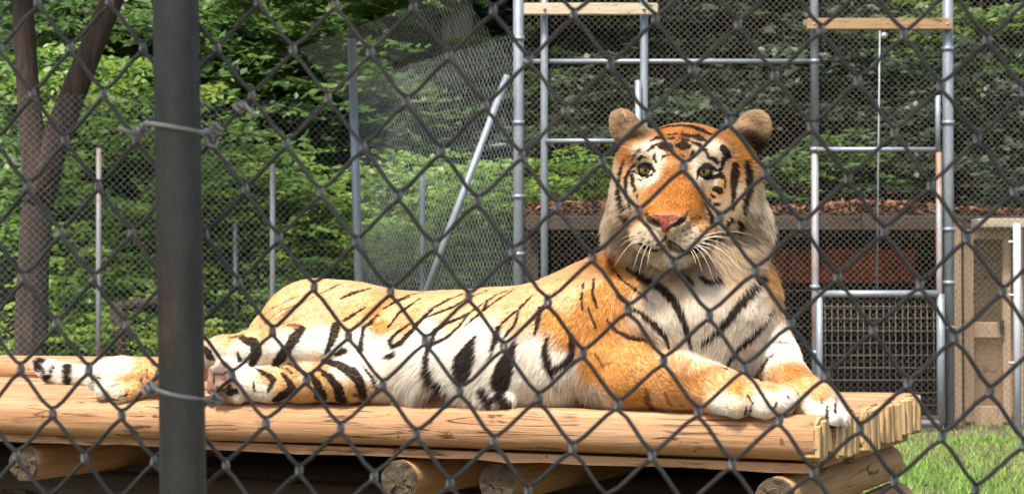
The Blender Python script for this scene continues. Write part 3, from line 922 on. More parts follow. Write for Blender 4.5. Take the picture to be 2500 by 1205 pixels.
strokes((900, 620, 0.3486), [
 ([(108,378),(210,320),(300,285),(404,268)], [8,18,20,8]), ([(132,514),(210,420),(290,360),(358,312)], [6,18,20,10]), ('B', [(10,490),(30,450),(72,428)], [12,18,12]),
 ([(164,655),(150,600),(200,550),(292,488)], [24,24,22,10]), ([(160,652),(230,620),(290,550),(360,470),(450,380),(560,320),(694,268)], [24,34,30,20,14,20,8]),
 ([(360,462),(460,420),(600,370),(690,310),(832,258)], [8,15,18,14,8]), ([(430,644),(470,530),(560,480),(660,440),(740,390),(802,348)], [30,24,18,18,14,6]),
 ([(430,640),(540,590),(640,500),(684,440)], [26,20,16,10]), ([(428,640),(395,720),(400,830),(430,890),(492,954)], [30,30,40,48,42]),
 ([(678,498),(760,430),(850,360),(940,300),(1024,248)], [6,15,15,13,6]), ([(800,392),(830,330),(900,285),(992,252)], [12,15,13,7]),
 ([(754,568),(704,650),(664,760),(644,860)], [8,54,112,80]), ([(903,524),(960,460),(1050,390),(1144,292)], [16,16,16,6]), ([(950,584),(1020,500),(1052,400)], [12,22,10]),
 ([(905,520),(890,600),(846,726)], [26,42,10]), ([(1030,598),(1000,680),(950,800),(922,900),(920,975)], [14,48,86,92,46]),
 ([(1192,372),(1192,450),(1162,566)], [10,28,12]), ([(1236,350),(1180,424)], [10,18]), ([(1246,598),(1235,700),(1260,800),(1284,876)], [16,34,40,10]),
 ([(1414,574),(1425,680),(1420,740),(1340,790),(1268,832)], [20,36,42,34,28]), ([(1538,376),(1592,514)], [7,12]), ([(1580,176),(1570,280),(1602,374)], [9,16,9]), ([(1504,214),(1490,300),(1500,394)], [5,9,5]),
 ('B', [(1578,694),(1642,786)], [8,14]), ([(130,716),(168,708)], [24,34]), ([(786,964),(832,1034)], [40,60]), ([(914,1006),(956,1054)], [46,50]), ('B', [(430,1012),(512,1000)], [50,60]), ('B', [(1292,930),(1332,942)], [14,22]),
 ('G', [(1560,960),(1600,1080)], [70,90]), ('B', [(1210,330),(1300,250)], [4,8]),
])
strokes((440, 660, 0.3153), [
 ([(1246,216),(1340,175),(1474,138)], [12,26,10]), ([(1078,182),(1150,150),(1234,104)], [6,12,6]), ('B', [(740,380),(900,270),(1052,196)], [6,13,8]), ('B', [(560,430),(700,300),(860,220),(1000,180)], [4,9,9,4]), ('B', [(620,440),(760,320),(940,250)], [5,10,6]),
 ([(1266,390),(1340,340),(1432,288)], [14,24,8]), ([(1576,294),(1680,240),(1776,208)], [8,22,14]), ([(1616,434),(1690,330),(1776,268)], [8,18,14]), 
 ([(1526,340),(1480,400),(1420,440),(1410,500),(1394,608)], [12,28,24,18,32]), ([(1206,414),(1190,500),(1160,570),(1124,650)], [44,50,36,14]),
 ('B', [(800,420),(900,425),(935,455)], [20,50,50]), ([(944,446),(880,530),(840,590),(790,660),(736,728)], [40,66,48,54,40]),
 ('B', [(380,520),(480,505)], [16,30]), ([(470,520),(570,560),(592,620),(556,728)], [26,58,66,40]), ([(448,646),(462,694)], [20,28]), ([(184,600),(220,650),(268,692)], [30,56,14]),
 ([(586,756),(680,810),(722,850),(676,938)], [12,30,34,10]), ([(788,796),(850,870),(870,920),(740,1004)], [14,40,48,44]), ([(1004,792),(1060,880),(1100,960),(1060,1014)], [20,50,60,66]),
 ([(1066,756),(1160,830),(1220,900),(1250,1004)], [12,40,56,64]), ([(1104,698),(1230,730),(1340,790),(1390,870),(1424,988)], [20,48,56,58,40]), ([(1408,736),(1490,830),(1536,930)], [8,18,22]),
 ([(1210,645),(1266,622)], [26,34]), ([(840,718),(964,794)], [10,18]), ([(736,738),(794,758)], [5,11]), ([(818,756),(864,792)], [7,13]), ('B', [(1350,960),(1452,1000)], [24,36]), ([(568,856),(576,926)], [8,13]),
 ([(255,800),(330,800),(385,780)], [12,14,12]), ([(285,905),(335,925),(390,890)], [14,16,12]), ([(262,800),(262,880)], [12,12]), ([(230,920),(290,960)], [10,16]), ([(380,940),(430,930)], [40,30]),
])
WIDEN = 1.15
strokes((0, 820, 0.3195), [
 ([(300,190),(282,236)], [96,70]), ([(322,246),(352,336)], [30,44]), ([(402,236),(374,318)], [22,30]), ([(512,226),(522,356)], [66,66]),
 ([(716,298),(764,322)], [6,12]), ([(826,388),(904,368)], [7,12]), ('B', [(1120,256),(1126,314)], [10,18]), ('B', [(1084,286),(1084,384)], [8,18]), ([(686,276),(712,344)], [10,18]), ([(916,464),(964,448)], [6,12]), ([(800,470),(900,486)], [14,20]),
 ('B', [(1150,200),(1180,230)], [10,14]), ('K', [(1196,270),(1200,310)], [12,16]),
])

def h3(p, f):
    """cheap smooth noise in space"""
    a = np.sin(p[:, 0] * f + 1.7 * np.sin(p[:, 1] * f * 0.7 + 1.3)) + np.sin(p[:, 1] * f * 1.13 + 2.1 * np.sin(p[:, 2] * f * 0.63 + 0.4)) + np.sin(p[:, 2] * f * 0.91 + 1.9 * np.sin(p[:, 0] * f * 0.77 + 2.2))
    return a / 3.0

def coat(P, soft=0.0018):
    P = np.asarray(P)
    out = np.empty((len(P), 3))
    for i in range(0, len(P), 20000):
        q = P[i:i + 20000]
        d2 = ((q[:, None, :] - cp[None]) ** 2).sum(2)
        wgt = 1.0 / (d2 + 0.014 ** 2) ** 2.2
        out[i:i + 20000] = (wgt @ cc) / wgt.sum(1)[:, None]
    out *= (1 + 0.10 * h3(P, 60) + 0.07 * h3(P, 190))[:, None]
    edge = 0.0016 * h3(P, 240) + 0.0012 * h3(P, 520)
    for pts, wd, col in STROKES:
        lo = pts.min(0) - wd.max() - 0.012; hi = pts.max(0) + wd.max() + 0.012
        m = np.nonzero(((P > lo) & (P < hi)).all(1))[0]
        if not len(m): continue
        q = P[m]
        best = np.full(len(m), 9.0)
        if len(pts) == 1:
            best = np.linalg.norm(q - pts[0], axis=1) - wd[0]
        else:
            for a, b, wa, wb in zip(pts[:-1], pts[1:], wd[:-1], wd[1:]):
                ab = b - a; L2 = ab @ ab + 1e-12
                t = np.clip(((q - a) @ ab) / L2, 0, 1)
                d = np.linalg.norm(q - a - t[:, None] * ab, axis=1) - (wa + (wb - wa) * t)
                best = np.minimum(best, d)
        s_ = soft * (1.0 if col in 'KN' else 2.2)
        k = np.clip(0.5 - (best + (edge[m] if col != 'N' else 0)) / (2 * s_), 0, 1)
        k = k * k * (3 - 2 * k) * (0.97 if col in 'KN' else 0.8)
        out[m] = out[m] * (1 - k[:, None]) + np.array(CO[col]) * k[:, None]
    return np.clip(out, 0.004, 0.9)

tiger = empty('tiger', (C0.x, C0.y, TOP_Z), -THETA)
tag(tiger, 'large orange and white striped tiger lying on log platform with its head raised', 'tiger')
me = bpy.data.meshes.new('body')
me.from_pydata(TV.tolist(), [], TF.tolist())
me.polygons.foreach_set('use_smooth', np.ones(len(me.polygons), bool))
TC = coat(TV)
ca = me.color_attributes.new('coat', 'FLOAT_COLOR', 'POINT')
ca.data.foreach_set('color', np.concatenate([TC, np.ones((len(TC), 1))], 1).astype(np.float32).ravel())
def coat_mat(name, rough, hair=False):
    m, n, bs = mat(name)
    at_ = n.nodes.new('ShaderNodeAttribute'); at_.attribute_name = 'coat'
    if not hair:
        n.links.new(at_.outputs['Color'], bs.inputs['Base Color'])
        bs.inputs['Roughness'].default_value = rough
        bs.inputs['Specular IOR Level'].default_value = 0.2
        bump(n, bs, noise(n, coords(n), 300, 3, 0.6), 0.25, 0.002)
    else:
        df = n.nodes.new('ShaderNodeBsdfDiffuse'); tr = n.nodes.new('ShaderNodeBsdfTranslucent'); mx = n.nodes.new('ShaderNodeMixShader')
        n.links.new(at_.outputs['Color'], df.inputs['Color']); n.links.new(at_.outputs['Color'], tr.inputs['Color'])
        mx.inputs[0].default_value = 0.38
        n.links.new(df.outputs[0], mx.inputs[1]); n.links.new(tr.outputs[0], mx.inputs[2])
        n.links.new(mx.outputs[0], n.nodes['Material Output'].inputs['Surface'])
    return m
M['coat'] = coat_mat('striped coat skin', 0.8)
M['fur'] = coat_mat('striped coat hair', 0.6, True)
me.materials.append(M['coat'])
body = bpy.data.objects.new('body', me); COL.objects.link(body); body.parent = tiger

# ---- fur: combed strands that carry the coat colour at their roots
COMB = [(1640,480,1645,440,.005),(1635,520,1640,490,.004),(1660,350,1665,310,.006),(1600,350,1575,330,.006),(1720,350,1745,330,.006),(1550,470,1515,500,.008),(1520,520,1478,540,.024),(1500,580,1468,600,.032),
 (1780,470,1820,490,.008),(1840,500,1880,520,.024),(1850,570,1890,590,.034),(1840,640,1875,665,.028),(1580,622,1562,645,.018),(1635,642,1640,664,.018),(1700,640,1725,670,.024),(1770,640,1800,685,.028),
 (1585,580,1560,588,.007),(1690,580,1722,588,.007),(1630,560,1632,580,.004),(1530,305,1510,285,.010),(1840,305,1855,285,.010),(1545,345,1520,340,.016),(1815,350,1845,345,.016),(1580,440,1555,450,.004),(1730,445,1765,450,.004),
 (1700,720,1700,770,.026),(1600,740,1620,790,.018),(1800,740,1790,800,.020),(1700,850,1700,890,.024),(1870,740,1880,790,.018),(1490,700,1470,760,.007),(1500,880,1520,930,.006),(1580,930,1640,940,.006),
 (1750,950,1800,970,.007),(1840,970,1890,985,.007),(1890,850,1920,900,.014),(1990,965,2030,1000,.008),(1350,760,1300,800,.008),(1150,760,1090,790,.008),(950,760,890,790,.007),(750,750,690,790,.007),(640,790,600,820,.007),
 (1300,900,1270,940,.020),(1150,920,1120,950,.024),(1000,930,980,962,.034),(1380,940,1370,985,.026),(1050,830,1000,860,.010),(850,840,780,850,.007),(650,850,590,860,.007),(400,905,340,920,.007),(270,920,235,930,.005),
 (860,930,790,940,.009),(680,940,630,945,.008),(560,920,530,925,.006),(250,918,200,918,.018),(130,905,105,895,.02)]
gp, gd, gl = [], [], []
for (x0, y0, x1, y1, ln) in COMB:
    a = skin(x0, y0); b = skin(x1, y1)
    if a is None: continue
    if b is None or np.linalg.norm(b - a) > 0.15:
        l = Vector(att(x1, y1, a[1])); b = np.array(l)
    d = b - a
    gp.append(a); gd.append(d / (np.linalg.norm(d) + 1e-9)); gl.append(ln)
gp, gd, gl = np.array(gp), np.array(gd), np.array(gl)

NOSE = hp(1629, 545, 0.25)
eye_c = [hp(x, y, f) for (x, y, f, r) in EYES]
pad_c = [pr(x, y, t, r)[0] for (x, y, t, r) in ((534, 908, -.004, 14), (540, 944, -.012, 18), (518, 930, 0, 13), (527, 966, -.004, 12))]
def grow_fur(count):
    tri = np.concatenate([TF[:, [0, 1, 2]], TF[:, [0, 2, 3]]])
    A, B_, C_ = TV[tri[:, 0]], TV[tri[:, 1]], TV[tri[:, 2]]
    nr = np.cross(B_ - A, C_ - A); ar = np.linalg.norm(nr, axis=1) / 2
    nr = nr / (2 * ar[:, None] + 1e-12)
    cen = (A + B_ + C_) / 3
    vw = np.array(CAM_L)[None] - cen; vw /= np.linalg.norm(vw, axis=1)[:, None]
    face = (nr * vw).sum(1)
    wgt = ar * np.where(face > -0.25, 1.0, 0.12)
    head = (cen[:, 2] > 0.33)
    wgt *= np.where(head, 2.4, 1.0)
    wgt *= np.where(cen[:, 2] < 0.004, np.where(cen[:, 2] < -0.01, 1.0, 0.4), 1.0)
    pick = rng.choice(len(tri), count, p=wgt / wgt.sum())
    r1 = np.sqrt(rng.random(count)); r2 = rng.random(count)
    P = A[pick] * (1 - r1)[:, None] + B_[pick] * (r1 * (1 - r2))[:, None] + C_[pick] * (r1 * r2)[:, None]
    Nn = nr[pick]
    d2 = ((P[:, None, :] - gp[None]) ** 2).sum(2)
    wq = 1 / (d2 + 0.02 ** 2) ** 2
    wq /= wq.sum(1)[:, None]
    D = wq @ gd; L = wq @ gl
    D -= Nn * (D * Nn).sum(1)[:, None]
    D /= np.linalg.norm(D, axis=1)[:, None] + 1e-9
    D = D + rng.normal(0, 0.13, D.shape)
    # tufts: neighbours lean together
    tf = np.clip((L - 0.006) / 0.03, 0.04, 1.0) * 0.25
    D[:, 0] += tf * h3(P, 140); D[:, 2] += tf * h3(P[:, [1, 2, 0]], 150)
    keep = np.ones(len(P), bool)
    for e in eye_c: keep &= np.linalg.norm(P - e, axis=1) > 0.0255
    for e in pad_c: keep &= np.linalg.norm(P - e, axis=1) > 0.024
    near = np.linalg.norm(P - NOSE, axis=1) < 0.06
    cn = coat(P[near], 0.001)
    bald = (np.linalg.norm(cn - np.array(CO['N']), axis=1) < 0.055) | ((cn.max(1) < 0.12) & (np.linalg.norm(P[near] - NOSE, axis=1) < 0.055))
    keep[np.nonzero(near)[0][bald]] = False
    P, Nn, D, L = P[keep], Nn[keep], D[keep], L[keep]
    L = np.where(L > 0.022, L * rng.uniform(0.5, 1.3, len(L)), L * rng.uniform(0.7, 1.2, len(L)))
    C = coat(P + D * (0.45 * L)[:, None], 0.0010)
    C *= rng.uniform(0.93, 1.07, (len(C), 1))
    gr = (L > 0.016) & (P[:, 2] > 0.33) & (rng.random(len(L)) < 0.16)
    C[gr] *= np.array((0.55, 0.50, 0.44))
    return P, Nn, D, L, np.clip(C, 0.004, 0.88)

def make_fur(name, P, Nn, D, L, C, r0):
    K = 5
    n = len(P)
    pts = np.zeros((n, K, 3))
    lift = np.where(P[:, 2] > 0.36, np.clip(0.35 + L * 5.0, 0.35, 0.62), np.clip(0.42 - L * 2.5, 0.25, 0.42))
    for k in range(K):
        q = k / (K - 1)
        out = lift * (q - 0.5 * q * q)
        pts[:, k] = P + (D * (q * 0.92)[None] if False else D * (q * (0.75 + 0.25 * q)))* L[:, None] + Nn * (out * L)[:, None]
        pts[:, k, 2] -= L * 0.18 * q * q * np.clip(L / 0.03, 0, 1)
    hc = bpy.data.hair_curves.new(name)
    hc.add_curves([K] * n)
    hc.attributes['position'].data.foreach_set('vector', pts.astype(np.float32).ravel())
    ra = hc.attributes.get('radius') or hc.attributes.new('radius', 'FLOAT', 'POINT')
    rr = np.tile(np.array([1.0, 0.95, 0.8, 0.55, 0.15]), n) * np.repeat(r0, K)
    ra.data.foreach_set('value', rr.astype(np.float32))
    c4 = np.concatenate([C, np.ones((n, 1))], 1).astype(np.float32)
    at_ = hc.attributes.new('coat', 'FLOAT_COLOR', 'CURVE')
    at_.data.foreach_set('color', c4.ravel())
    hc.materials.append(M['fur'])
    o = bpy.data.objects.new(name, hc); COL.objects.link(o); o.parent = tiger
    return o
NF = 20000 if DEV == 'quick' else 270000
P_, N_, D_, L_, C_ = grow_fur(NF)
make_fur('fur', P_, N_, D_, L_, C_, np.where(L_ > 0.02, 0.00045, 0.00055))

# ---- eyes, whiskers
def simple(name, col, rough=0.3, spec=0.5):
    m, n, bs = mat(name)
    f = noise(n, coords(n), 220, 3, 0.6)
    c = ramp(n, f, [(0.3, tuple(k * 0.7 for k in col)), (0.7, tuple(min(1, k * 1.3) for k in col))])
    n.links.new(c, bs.inputs['Base Color'])
    bs.inputs['Roughness'].default_value = rough
    bs.inputs['Specular IOR Level'].default_value = spec
    return m
M['eye_dark'] = simple('dark eye white', (0.018, 0.012, 0.009), 0.2, 0.3)
M['lid'] = simple('black eyelid skin', (0.014, 0.010, 0.009), 0.85, 0.08)
M['iris'] = simple('olive amber iris', (0.15, 0.118, 0.042), 0.25, 0.3)
M['pupil'] = simple('black pupil', (0.003, 0.003, 0.003), 0.2, 0.3)
M['whisker'] = simple('pale whisker', (0.75, 0.70, 0.58), 0.4)
def cap(c, fwd, r, ang, bulge=0.0, n=24, rings=6):
    """a piece of sphere round direction fwd"""
    x = Vector(fwd).orthogonal().normalized(); y = Vector(fwd).cross(x)
    V = [tuple(Vector(c) + Vector(fwd) * (r + bulge))]; F = []
    for i in range(1, rings + 1):
        a = ang * i / rings
        for k in range(n):
            b = 2 * math.pi * k / n
            V.append(tuple(Vector(c) + Vector(fwd) * (math.cos(a) * r + bulge * (1 - (i / rings) ** 2)) + (x * math.cos(b) + y * math.sin(b)) * math.sin(a) * r))
    for k in range(n): F.append((0, 1 + k, 1 + (k + 1) % n))
    for i in range(rings - 1):
        for k in range(n):
            k2 = (k + 1) % n
            F.append((1 + i * n + k, 1 + (i + 1) * n + k, 1 + (i + 1) * n + k2, 1 + i * n + k2))
    return V, F
hf_l = Vector(l_dir(HF))
for (x, y, f, r) in EYES:
    c = Vector(hp(x, y, f)); rr = hr(r)
    look = (Vector(CAM_L) - c).normalized() * 0.75 + hf_l * 0.5
    look.normalize()
    V, F = cap(c, look, rr, math.pi * 0.98, 0, 28, 18)
    eo = MB().add(V, F).build('eye', M['eye_dark'], tiger)
    V, F = cap(c, look, rr * 1.012, math.asin(0.66), 0.0008, 28, 5)
    MB().add(V, F).build('iris', M['iris'], eo)
    side = look.cross(Vector((0, 0, 1))).normalized(); upv = side.cross(look).normalized()
    tilt_ = 0.16 if x < 1650 else -0.14
    upv = (upv + side * (tilt_ if side.x > 0 else -tilt_)).normalized()
    for sgn, cut, grow in ((1, R(15), 1.15), (-1, R(33), 1.13)):
        ax_ = (upv * sgn * math.cos(R(8)) - look * math.sin(R(8))).normalized()
        V, F = cap(c, ax_, rr * grow, R(90) - cut + R(8), 0, 28, 10)
        MB().add(V, F).build('eyelid', M['lid'], eo)
    V, F = cap(c, look, rr * 1.022, math.asin(0.27), 0.0012, 20, 4)
    MB().add(V, F).build('pupil', M['pupil'], eo)
def whisker(a, b, sag):
    A = skin(*a)
    if A is None: return
    A = Vector(A); Bq = Vector(to_local(at(b[0], b[1], (C0 + U * A.x + N * A.y).y - b[2])))
    pts = []
    for k in range(9):
        q = k / 8
        p = A.lerp(Bq, q); p.z += sag * math.sin(math.pi * q)
        pts.append(p)
    MB().tube(pts, [0.0007 * (1 - 0.8 * k / 8) for k in range(9)], 5).build('whisker', M['whisker'], tiger)
wk = [((1700,585),(1790,610,.03),.010),((1705,590),(1800,650,.03),.014),((1695,595),(1770,690,.04),.02),((1690,600),(1745,690,.05),.02),((1710,578),(1840,575,.0),.012),((1712,583),(1825,600,.01),.014),
      ((1700,600),(1752,660,.05),.012),((1688,606),(1715,665,.05),.01),((1706,594),(1815,670,.0),.022),((1698,598),(1785,660,.03),.016),((1714,586),(1790,590,.02),.01),((1684,610),(1700,645,.05),.006),
      ((1568,570),(1530,560,.03),.004),((1566,578),(1515,585,.02),.008),((1570,586),(1520,620,.02),.012),((1576,594),(1545,660,.03),.014),((1582,600),(1560,670,.04),.012),((1572,590),(1500,650,.0),.02),((1568,582),(1510,605,.01),.01),
      ((1560,375),(1500,355,.03),.006),((1558,382),(1530,360,.03),.004),((1590,602),(1580,650,.04),.008)]
for a, b, s_ in wk: whisker(a, b, s_)

# ------------------------------------------------------------------ ground and hillside
def ground_mat():
    m, n, bs = mat('grass and bare earth')
    v = coords(n)
    f = noise(n, v, 0.55, 5, 0.6); f2 = noise(n, v, 9, 6, 0.7); f3 = noise(n, v, 60, 4, 0.7)
    g = ramp(n, f2, [(0.3, (0.045, 0.085, 0.018)), (0.6, (0.10, 0.17, 0.035)), (0.8, (0.17, 0.21, 0.06))])
    e = ramp(n, f3, [(0.3, (0.09, 0.06, 0.038)), (0.7, (0.22, 0.16, 0.105))])
    c = mix(n, ramp(n, f, [(0.46, (0, 0, 0)), (0.58, (1, 1, 1))]), e, g)
    n.links.new(c, bs.inputs['Base Color']); bs.inputs['Roughness'].default_value = 0.95
    bump(n, bs, f3, 0.8, 0.03)
    return m
def hill_mat():
    m, n, bs = mat('leaf litter slope')
    v = coords(n)
    f = noise(n, v, 1.1, 6, 0.65); f2 = noise(n, v, 26, 6, 0.75)
    a = ramp(n, f2, [(0.3, (0.012, 0.010, 0.008)), (0.55, (0.035, 0.026, 0.018)), (0.78, (0.085, 0.055, 0.032))])
    g = ramp(n, f2, [(0.3, (0.008, 0.016, 0.006)), (0.7, (0.035, 0.065, 0.02))])
    c = mix(n, ramp(n, f, [(0.45, (0, 0, 0)), (0.62, (1, 1, 1))]), a, g)
    n.links.new(c, bs.inputs['Base Color']); bs.inputs['Roughness'].default_value = 1.0
    bump(n, bs, f2, 1.0, 0.08)
    return m
M['ground'] = ground_mat(); M['hill'] = hill_mat()
def ground_z(x, y):
    z = 0.012 * math.sin(x * 1.3 + 0.4) * math.sin(y * 0.9) 
    if y > 17.5:
        q = y - 17.5
        z += 0.36 * q * min(1, q / 5) + 0.25 * math.sin(x * 0.5 + y * 0.3) * min(1, q / 4)
    return z
def sheet(name, x0, x1, y0, y1, nx, ny, m):
    V, F = [], []
    for j in range(ny + 1):
        for i in range(nx + 1):
            x = x0 + (x1 - x0) * i / nx; y = y0 + (y1 - y0) * j / ny
            V.append((x, y, ground_z(x, y)))
    for j in range(ny):
        for i in range(nx):
            a = j * (nx + 1) + i
            F.append((a, a + 1, a + nx + 2, a + nx + 1))
    o = MB().add(V, F).build(name, m)
    return tag(o, kind='structure')
sheet('ground', -60, 60, -40, 17.5, 80, 80, M['ground'])
sheet('hillside', -60, 60, 17.5, 95, 80, 90, M['hill'])

# ------------------------------------------------------------------ chain link panels of the far fences
def diamond_mesh(name, A, B, z0, z1, pitch, r, m, parent, lean=Vector((0, 0, 0)), sag=0.0, origin=Vector((0, 0, 0)), seed=1):
    """zigzag wires between upright lines at A and B (ground points), as woven"""
    A = Vector(A); B = Vector(B)
    d = (B - A); Lh = d.length; e = d.normalized(); nrm = Vector((-e.y, e.x, 0))
    g = np.random.default_rng(seed)
    h = pitch / 2
    nc = int(Lh / h); nr = int((z1 - z0) / h)
    V, F, cnt = [], [], 0
    j = np.arange(nr + 1)
    for w_ in range(nc):
        c = np.where((w_ + j) % 2 == 0, w_, w_ + 1)
        zz_ = z0 + j * h
        xx = c * h
        off = np.where((w_ + j) % 2 == 0, r * 0.6, -r * 0.6)
        wav = 0.012 * np.sin(xx * 1.7 + zz_ * 1.1 + seed) 
        P = np.array(A)[None] + np.outer(xx, np.array(e)) + np.outer(off + wav, np.array(nrm)) + np.outer((zz_ - z0) / (z1 - z0), np.array(lean))
        P[:, 2] += zz_
        P += g.normal(0, 0.0012, P.shape)
        P -= np.array(origin)
        n = len(P)
        ring = []
        for (a, b) in ((1, 0), (-0.5, 0.866), (-0.5, -0.866)):
            ring.append(P + np.array(nrm)[None] * (a * r) + np.array(e)[None] * (b * r))
        Vw = np.stack(ring, 1).reshape(-1, 3)
        i0 = np.arange(n - 1) * 3
        for k in range(3):
            k2 = (k + 1) % 3
            F.append(np.stack([i0 + k, i0 + k2, i0 + 3 + k2, i0 + 3 + k], 1) + cnt)
        V.append(Vw); cnt += len(Vw)
    V = np.concatenate(V); F = np.concatenate(F)
    me = bpy.data.meshes.new(name)
    me.from_pydata(V.tolist(), [], F.tolist())
    me.materials.append(m)
    me.polygons.foreach_set('use_smooth', np.ones(len(me.polygons), bool))
    o = bpy.data.objects.new(name, me); COL.objects.link(o); o.parent = parent
    o['kind'] = 'stuff'
    return o

def pipe(name, p, q, r, m, parent, origin, n=14, r2=None):
    p = Vector(p); q = Vector(q)
    mb = MB(); mb.tube([p - origin, p.lerp(q, .5) - origin, q - origin], [r, (r + (r2 or r)) / 2, r2 or r], n)
    return mb.build(name, m, parent)
def px2(x, Y): return (x - 1250) / FPX * Y
def zat(py, Y): return at(1250, py, Y).z

YB = 13.0
UP = Vector((0, 0, 1))
bf_o = Vector((px2(1265, YB), YB, 0))
back = empty('enclosure_fence', bf_o)
tag(back, 'tall grey pipe and chain link enclosure fence standing before the shed', 'fence')
def bpost(x, y0, y1, w, m='steel', dy=0.0, name='fence_post'):
    Y = YB + dy
    r = w / 2 * Y / FPX
    z1 = zat(y0, Y); z0 = zat(y1, Y) if y1 is not None else -0.05
    return pipe(name, (px2(x, Y), Y, z0), (px2(x + (y0 and 0), Y), Y, z1), r, M[m], back, bf_o)
bpost(1266, -420, None, 27)
bpost(1329, -420, None, 19, dy=-0.04)
bpost(1573, -420, None, 20, dy=-0.04)
bpost(1558, 196, None, 15, dy=-0.09)
bpost(1990, -420, 372, 21, dy=-0.05)
bpost(1990, 372, None, 18, 'steel_rust', dy=-0.05)
bpost(2316, -420, None, 27, dy=-0.06)
bpost(2291, 232, 372, 13, dy=-0.10)
bpost(2293, 372, None, 15, 'steel_rust', dy=-0.10)
def brail(x0, x1, y, w, m='steel', dy=0.0):
    Y = YB + dy
    r = w / 2 * Y / FPX
    return pipe('rail', (px2(x0, Y), Y, zat(y, Y)), (px2(x1, Y), Y, zat(y, Y)), r, M[m], back, bf_o)
brail(1280, 1985, 150, 12, dy=-0.012)
brail(1332, 1565, 344, 11, dy=-0.07)
brail(1995, 2292, 365, 12, dy=-0.09)
brail(1266, 2560, -300, 14, dy=-0.02)
for x in (1990, 1573, 1329, 2316):
    for y in (150,):
        pass
for (x, ys) in ((1266, (95, 300, 480, 620)), (2316, (120, 300, 560, 690, 800)), (1990, (150, 365, 700, 860))):
    for y in ys:
        Y = YB - (0.06 if x > 2200 else 0.05 if x > 1900 else 0.0)
        r = (27 if x != 1990 else 21) / 2 * Y / FPX * 1.16
        z = zat(y, Y)
        mb = MB(); mb.tube([Vector((px2(x, Y), Y, z - 0.013)) - bf_o, Vector((px2(x, Y), Y, z + 0.013)) - bf_o], r, 16)
        mb.build('pipe_clamp', M['steel'], back)
diamond_mesh('wire_mesh', (px2(1268, YB), YB, 0), (px2(2660, YB), YB, 0), 0.0, zat(-60, YB), 0.0432, 0.0018, M['mesh_far'], back, origin=bf_o)
# timber cross pieces bolted high on the posts
def beam(name, x0, x1, y0, y1, m, dy, depth=0.04):
    Y = YB + dy
    a = Vector((px2(x0, Y), Y, zat(y1, Y))); b = Vector((px2(x1, Y), Y, zat(y0, Y)))
    mb = MB()
    mb.box(((b.x - a.x) / 2 * 0, 0, 0), (b.x - a.x, depth, b.z - a.z))
    o = mb.build(name, m, back, smooth=False)
    o.location = (a + b) / 2 - bf_o
    bevel(o, 0.006, 2)
    return o
bm1 = beam('timber', 1279, 1607, 8, 37, M['board'], -0.11)
bm2 = beam('timber', 1971, 2327, 45, 73, M['board_dark'], -0.12)
for x, y, o_ in ((1330, 22, bm1), (1573, 22, bm1), (1990, 59, bm2), (2316, 59, bm2)):
    Y = YB - 0.135
    p = Vector((px2(x, Y), Y, zat(y, Y))) - bf_o - o_.location
    mb = MB(); mb.tube([p + Vector((0, 0.02, 0)), p, p - Vector((0, 0.008, 0))], [0.011, 0.011, 0.008], 10); mb.build('bolt', M['steel'], o_)
# pulley and lifting cable of the drop gate
mb = MB()
mb.tube([Vector((px2(2150, YB - .13), YB - .13, zat(76, YB - .13))) - bf_o, Vector((px2(2145, YB - .13), YB - .13, zat(400, YB - .13))) - bf_o, Vector((px2(2141, YB - .13), YB - .13, zat(712, YB - .13))) - bf_o], 0.006, 6)
mb.build('cable', M['steel'], back)
pc = Vector((px2(2160, YB - .14), YB - .14, zat(88, YB - .14))) - bf_o
mb = MB(); mb.tube([pc - Vector((0, .015, 0)), pc + Vector((0, .015, 0))], 0.022, 14); mb.build('pulley', M['steel'], back)
# drop gate: pipe frame with a welded wire grid
gate = empty('drop_gate', (px2(2148, YB - 0.16), YB - 0.16, 0))
tag(gate, 'grey pipe framed drop gate with welded wire grid, hung on a cable', 'gate')
YG = YB - 0.16; go = Vector(gate.location)
gx0, gx1, gz0, gz1 = px2(2000, YG), px2(2296, YG), 0.06, zat(717, YG)
for a, b, r in (((gx0, gz1), (gx1, gz1), 0.024), ((gx0, gz0), (gx1, gz0), 0.022), ((gx0, gz0), (gx0, gz1), 0.022), ((gx1, gz0), (gx1, gz1), 0.026)):
    pipe('gate_frame', (a[0], YG, a[1]), (b[0], YG, b[1]), r, M['steel'], gate, go)
nx = 19
for i in range(1, nx):
    x = gx0 + (gx1 - gx0) * i / nx
    pipe('grid_wire', (x, YG + 0.006, gz0), (x + random.uniform(-.004, .004), YG + 0.006, gz1), 0.0028, M['gate_wire'], gate, go, 5)
nz = int((gz1 - gz0) / 0.079)
for i in range(1, nz + 1):
    z = gz1 - 0.079 * i
    pipe('grid_wire', (gx0, YG - 0.004, z), (gx1, YG - 0.004, z + random.uniform(-.004, .004)), 0.0026, M['gate_wire'], gate, go, 5)

# ------------------------------------------------------------------ low shed behind the fence
YS = 14.1
so = Vector((px2(1900, YS), YS, 0))
shed = empty('low_shed', so)
tag(shed, 'low dark open-fronted shed with a leaf-covered flat roof behind the fence', 'shed')
zr = zat(530, YS)
sx0, sx1 = px2(1282, YS), px2(2640, YS)
def sbox(name, c, size, m, parent=shed, bev=0.006):
    mb = MB(); mb.box((0, 0, 0), size)
    o = mb.build(name, m, parent, smooth=False)
    o.location = Vector(c) - (so if parent is shed else Vector((0, 0, 0)))
    if bev: bevel(o, bev, 1)
    return o
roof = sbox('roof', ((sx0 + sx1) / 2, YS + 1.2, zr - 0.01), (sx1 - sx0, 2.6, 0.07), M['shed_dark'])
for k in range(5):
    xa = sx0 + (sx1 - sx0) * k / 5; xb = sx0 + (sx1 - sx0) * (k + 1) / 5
    sbox('fascia_board', ((xa + xb) / 2, YS - 0.12, zr - 0.045), (xb - xa - 0.006, 0.03, 0.10), M['fascia'])
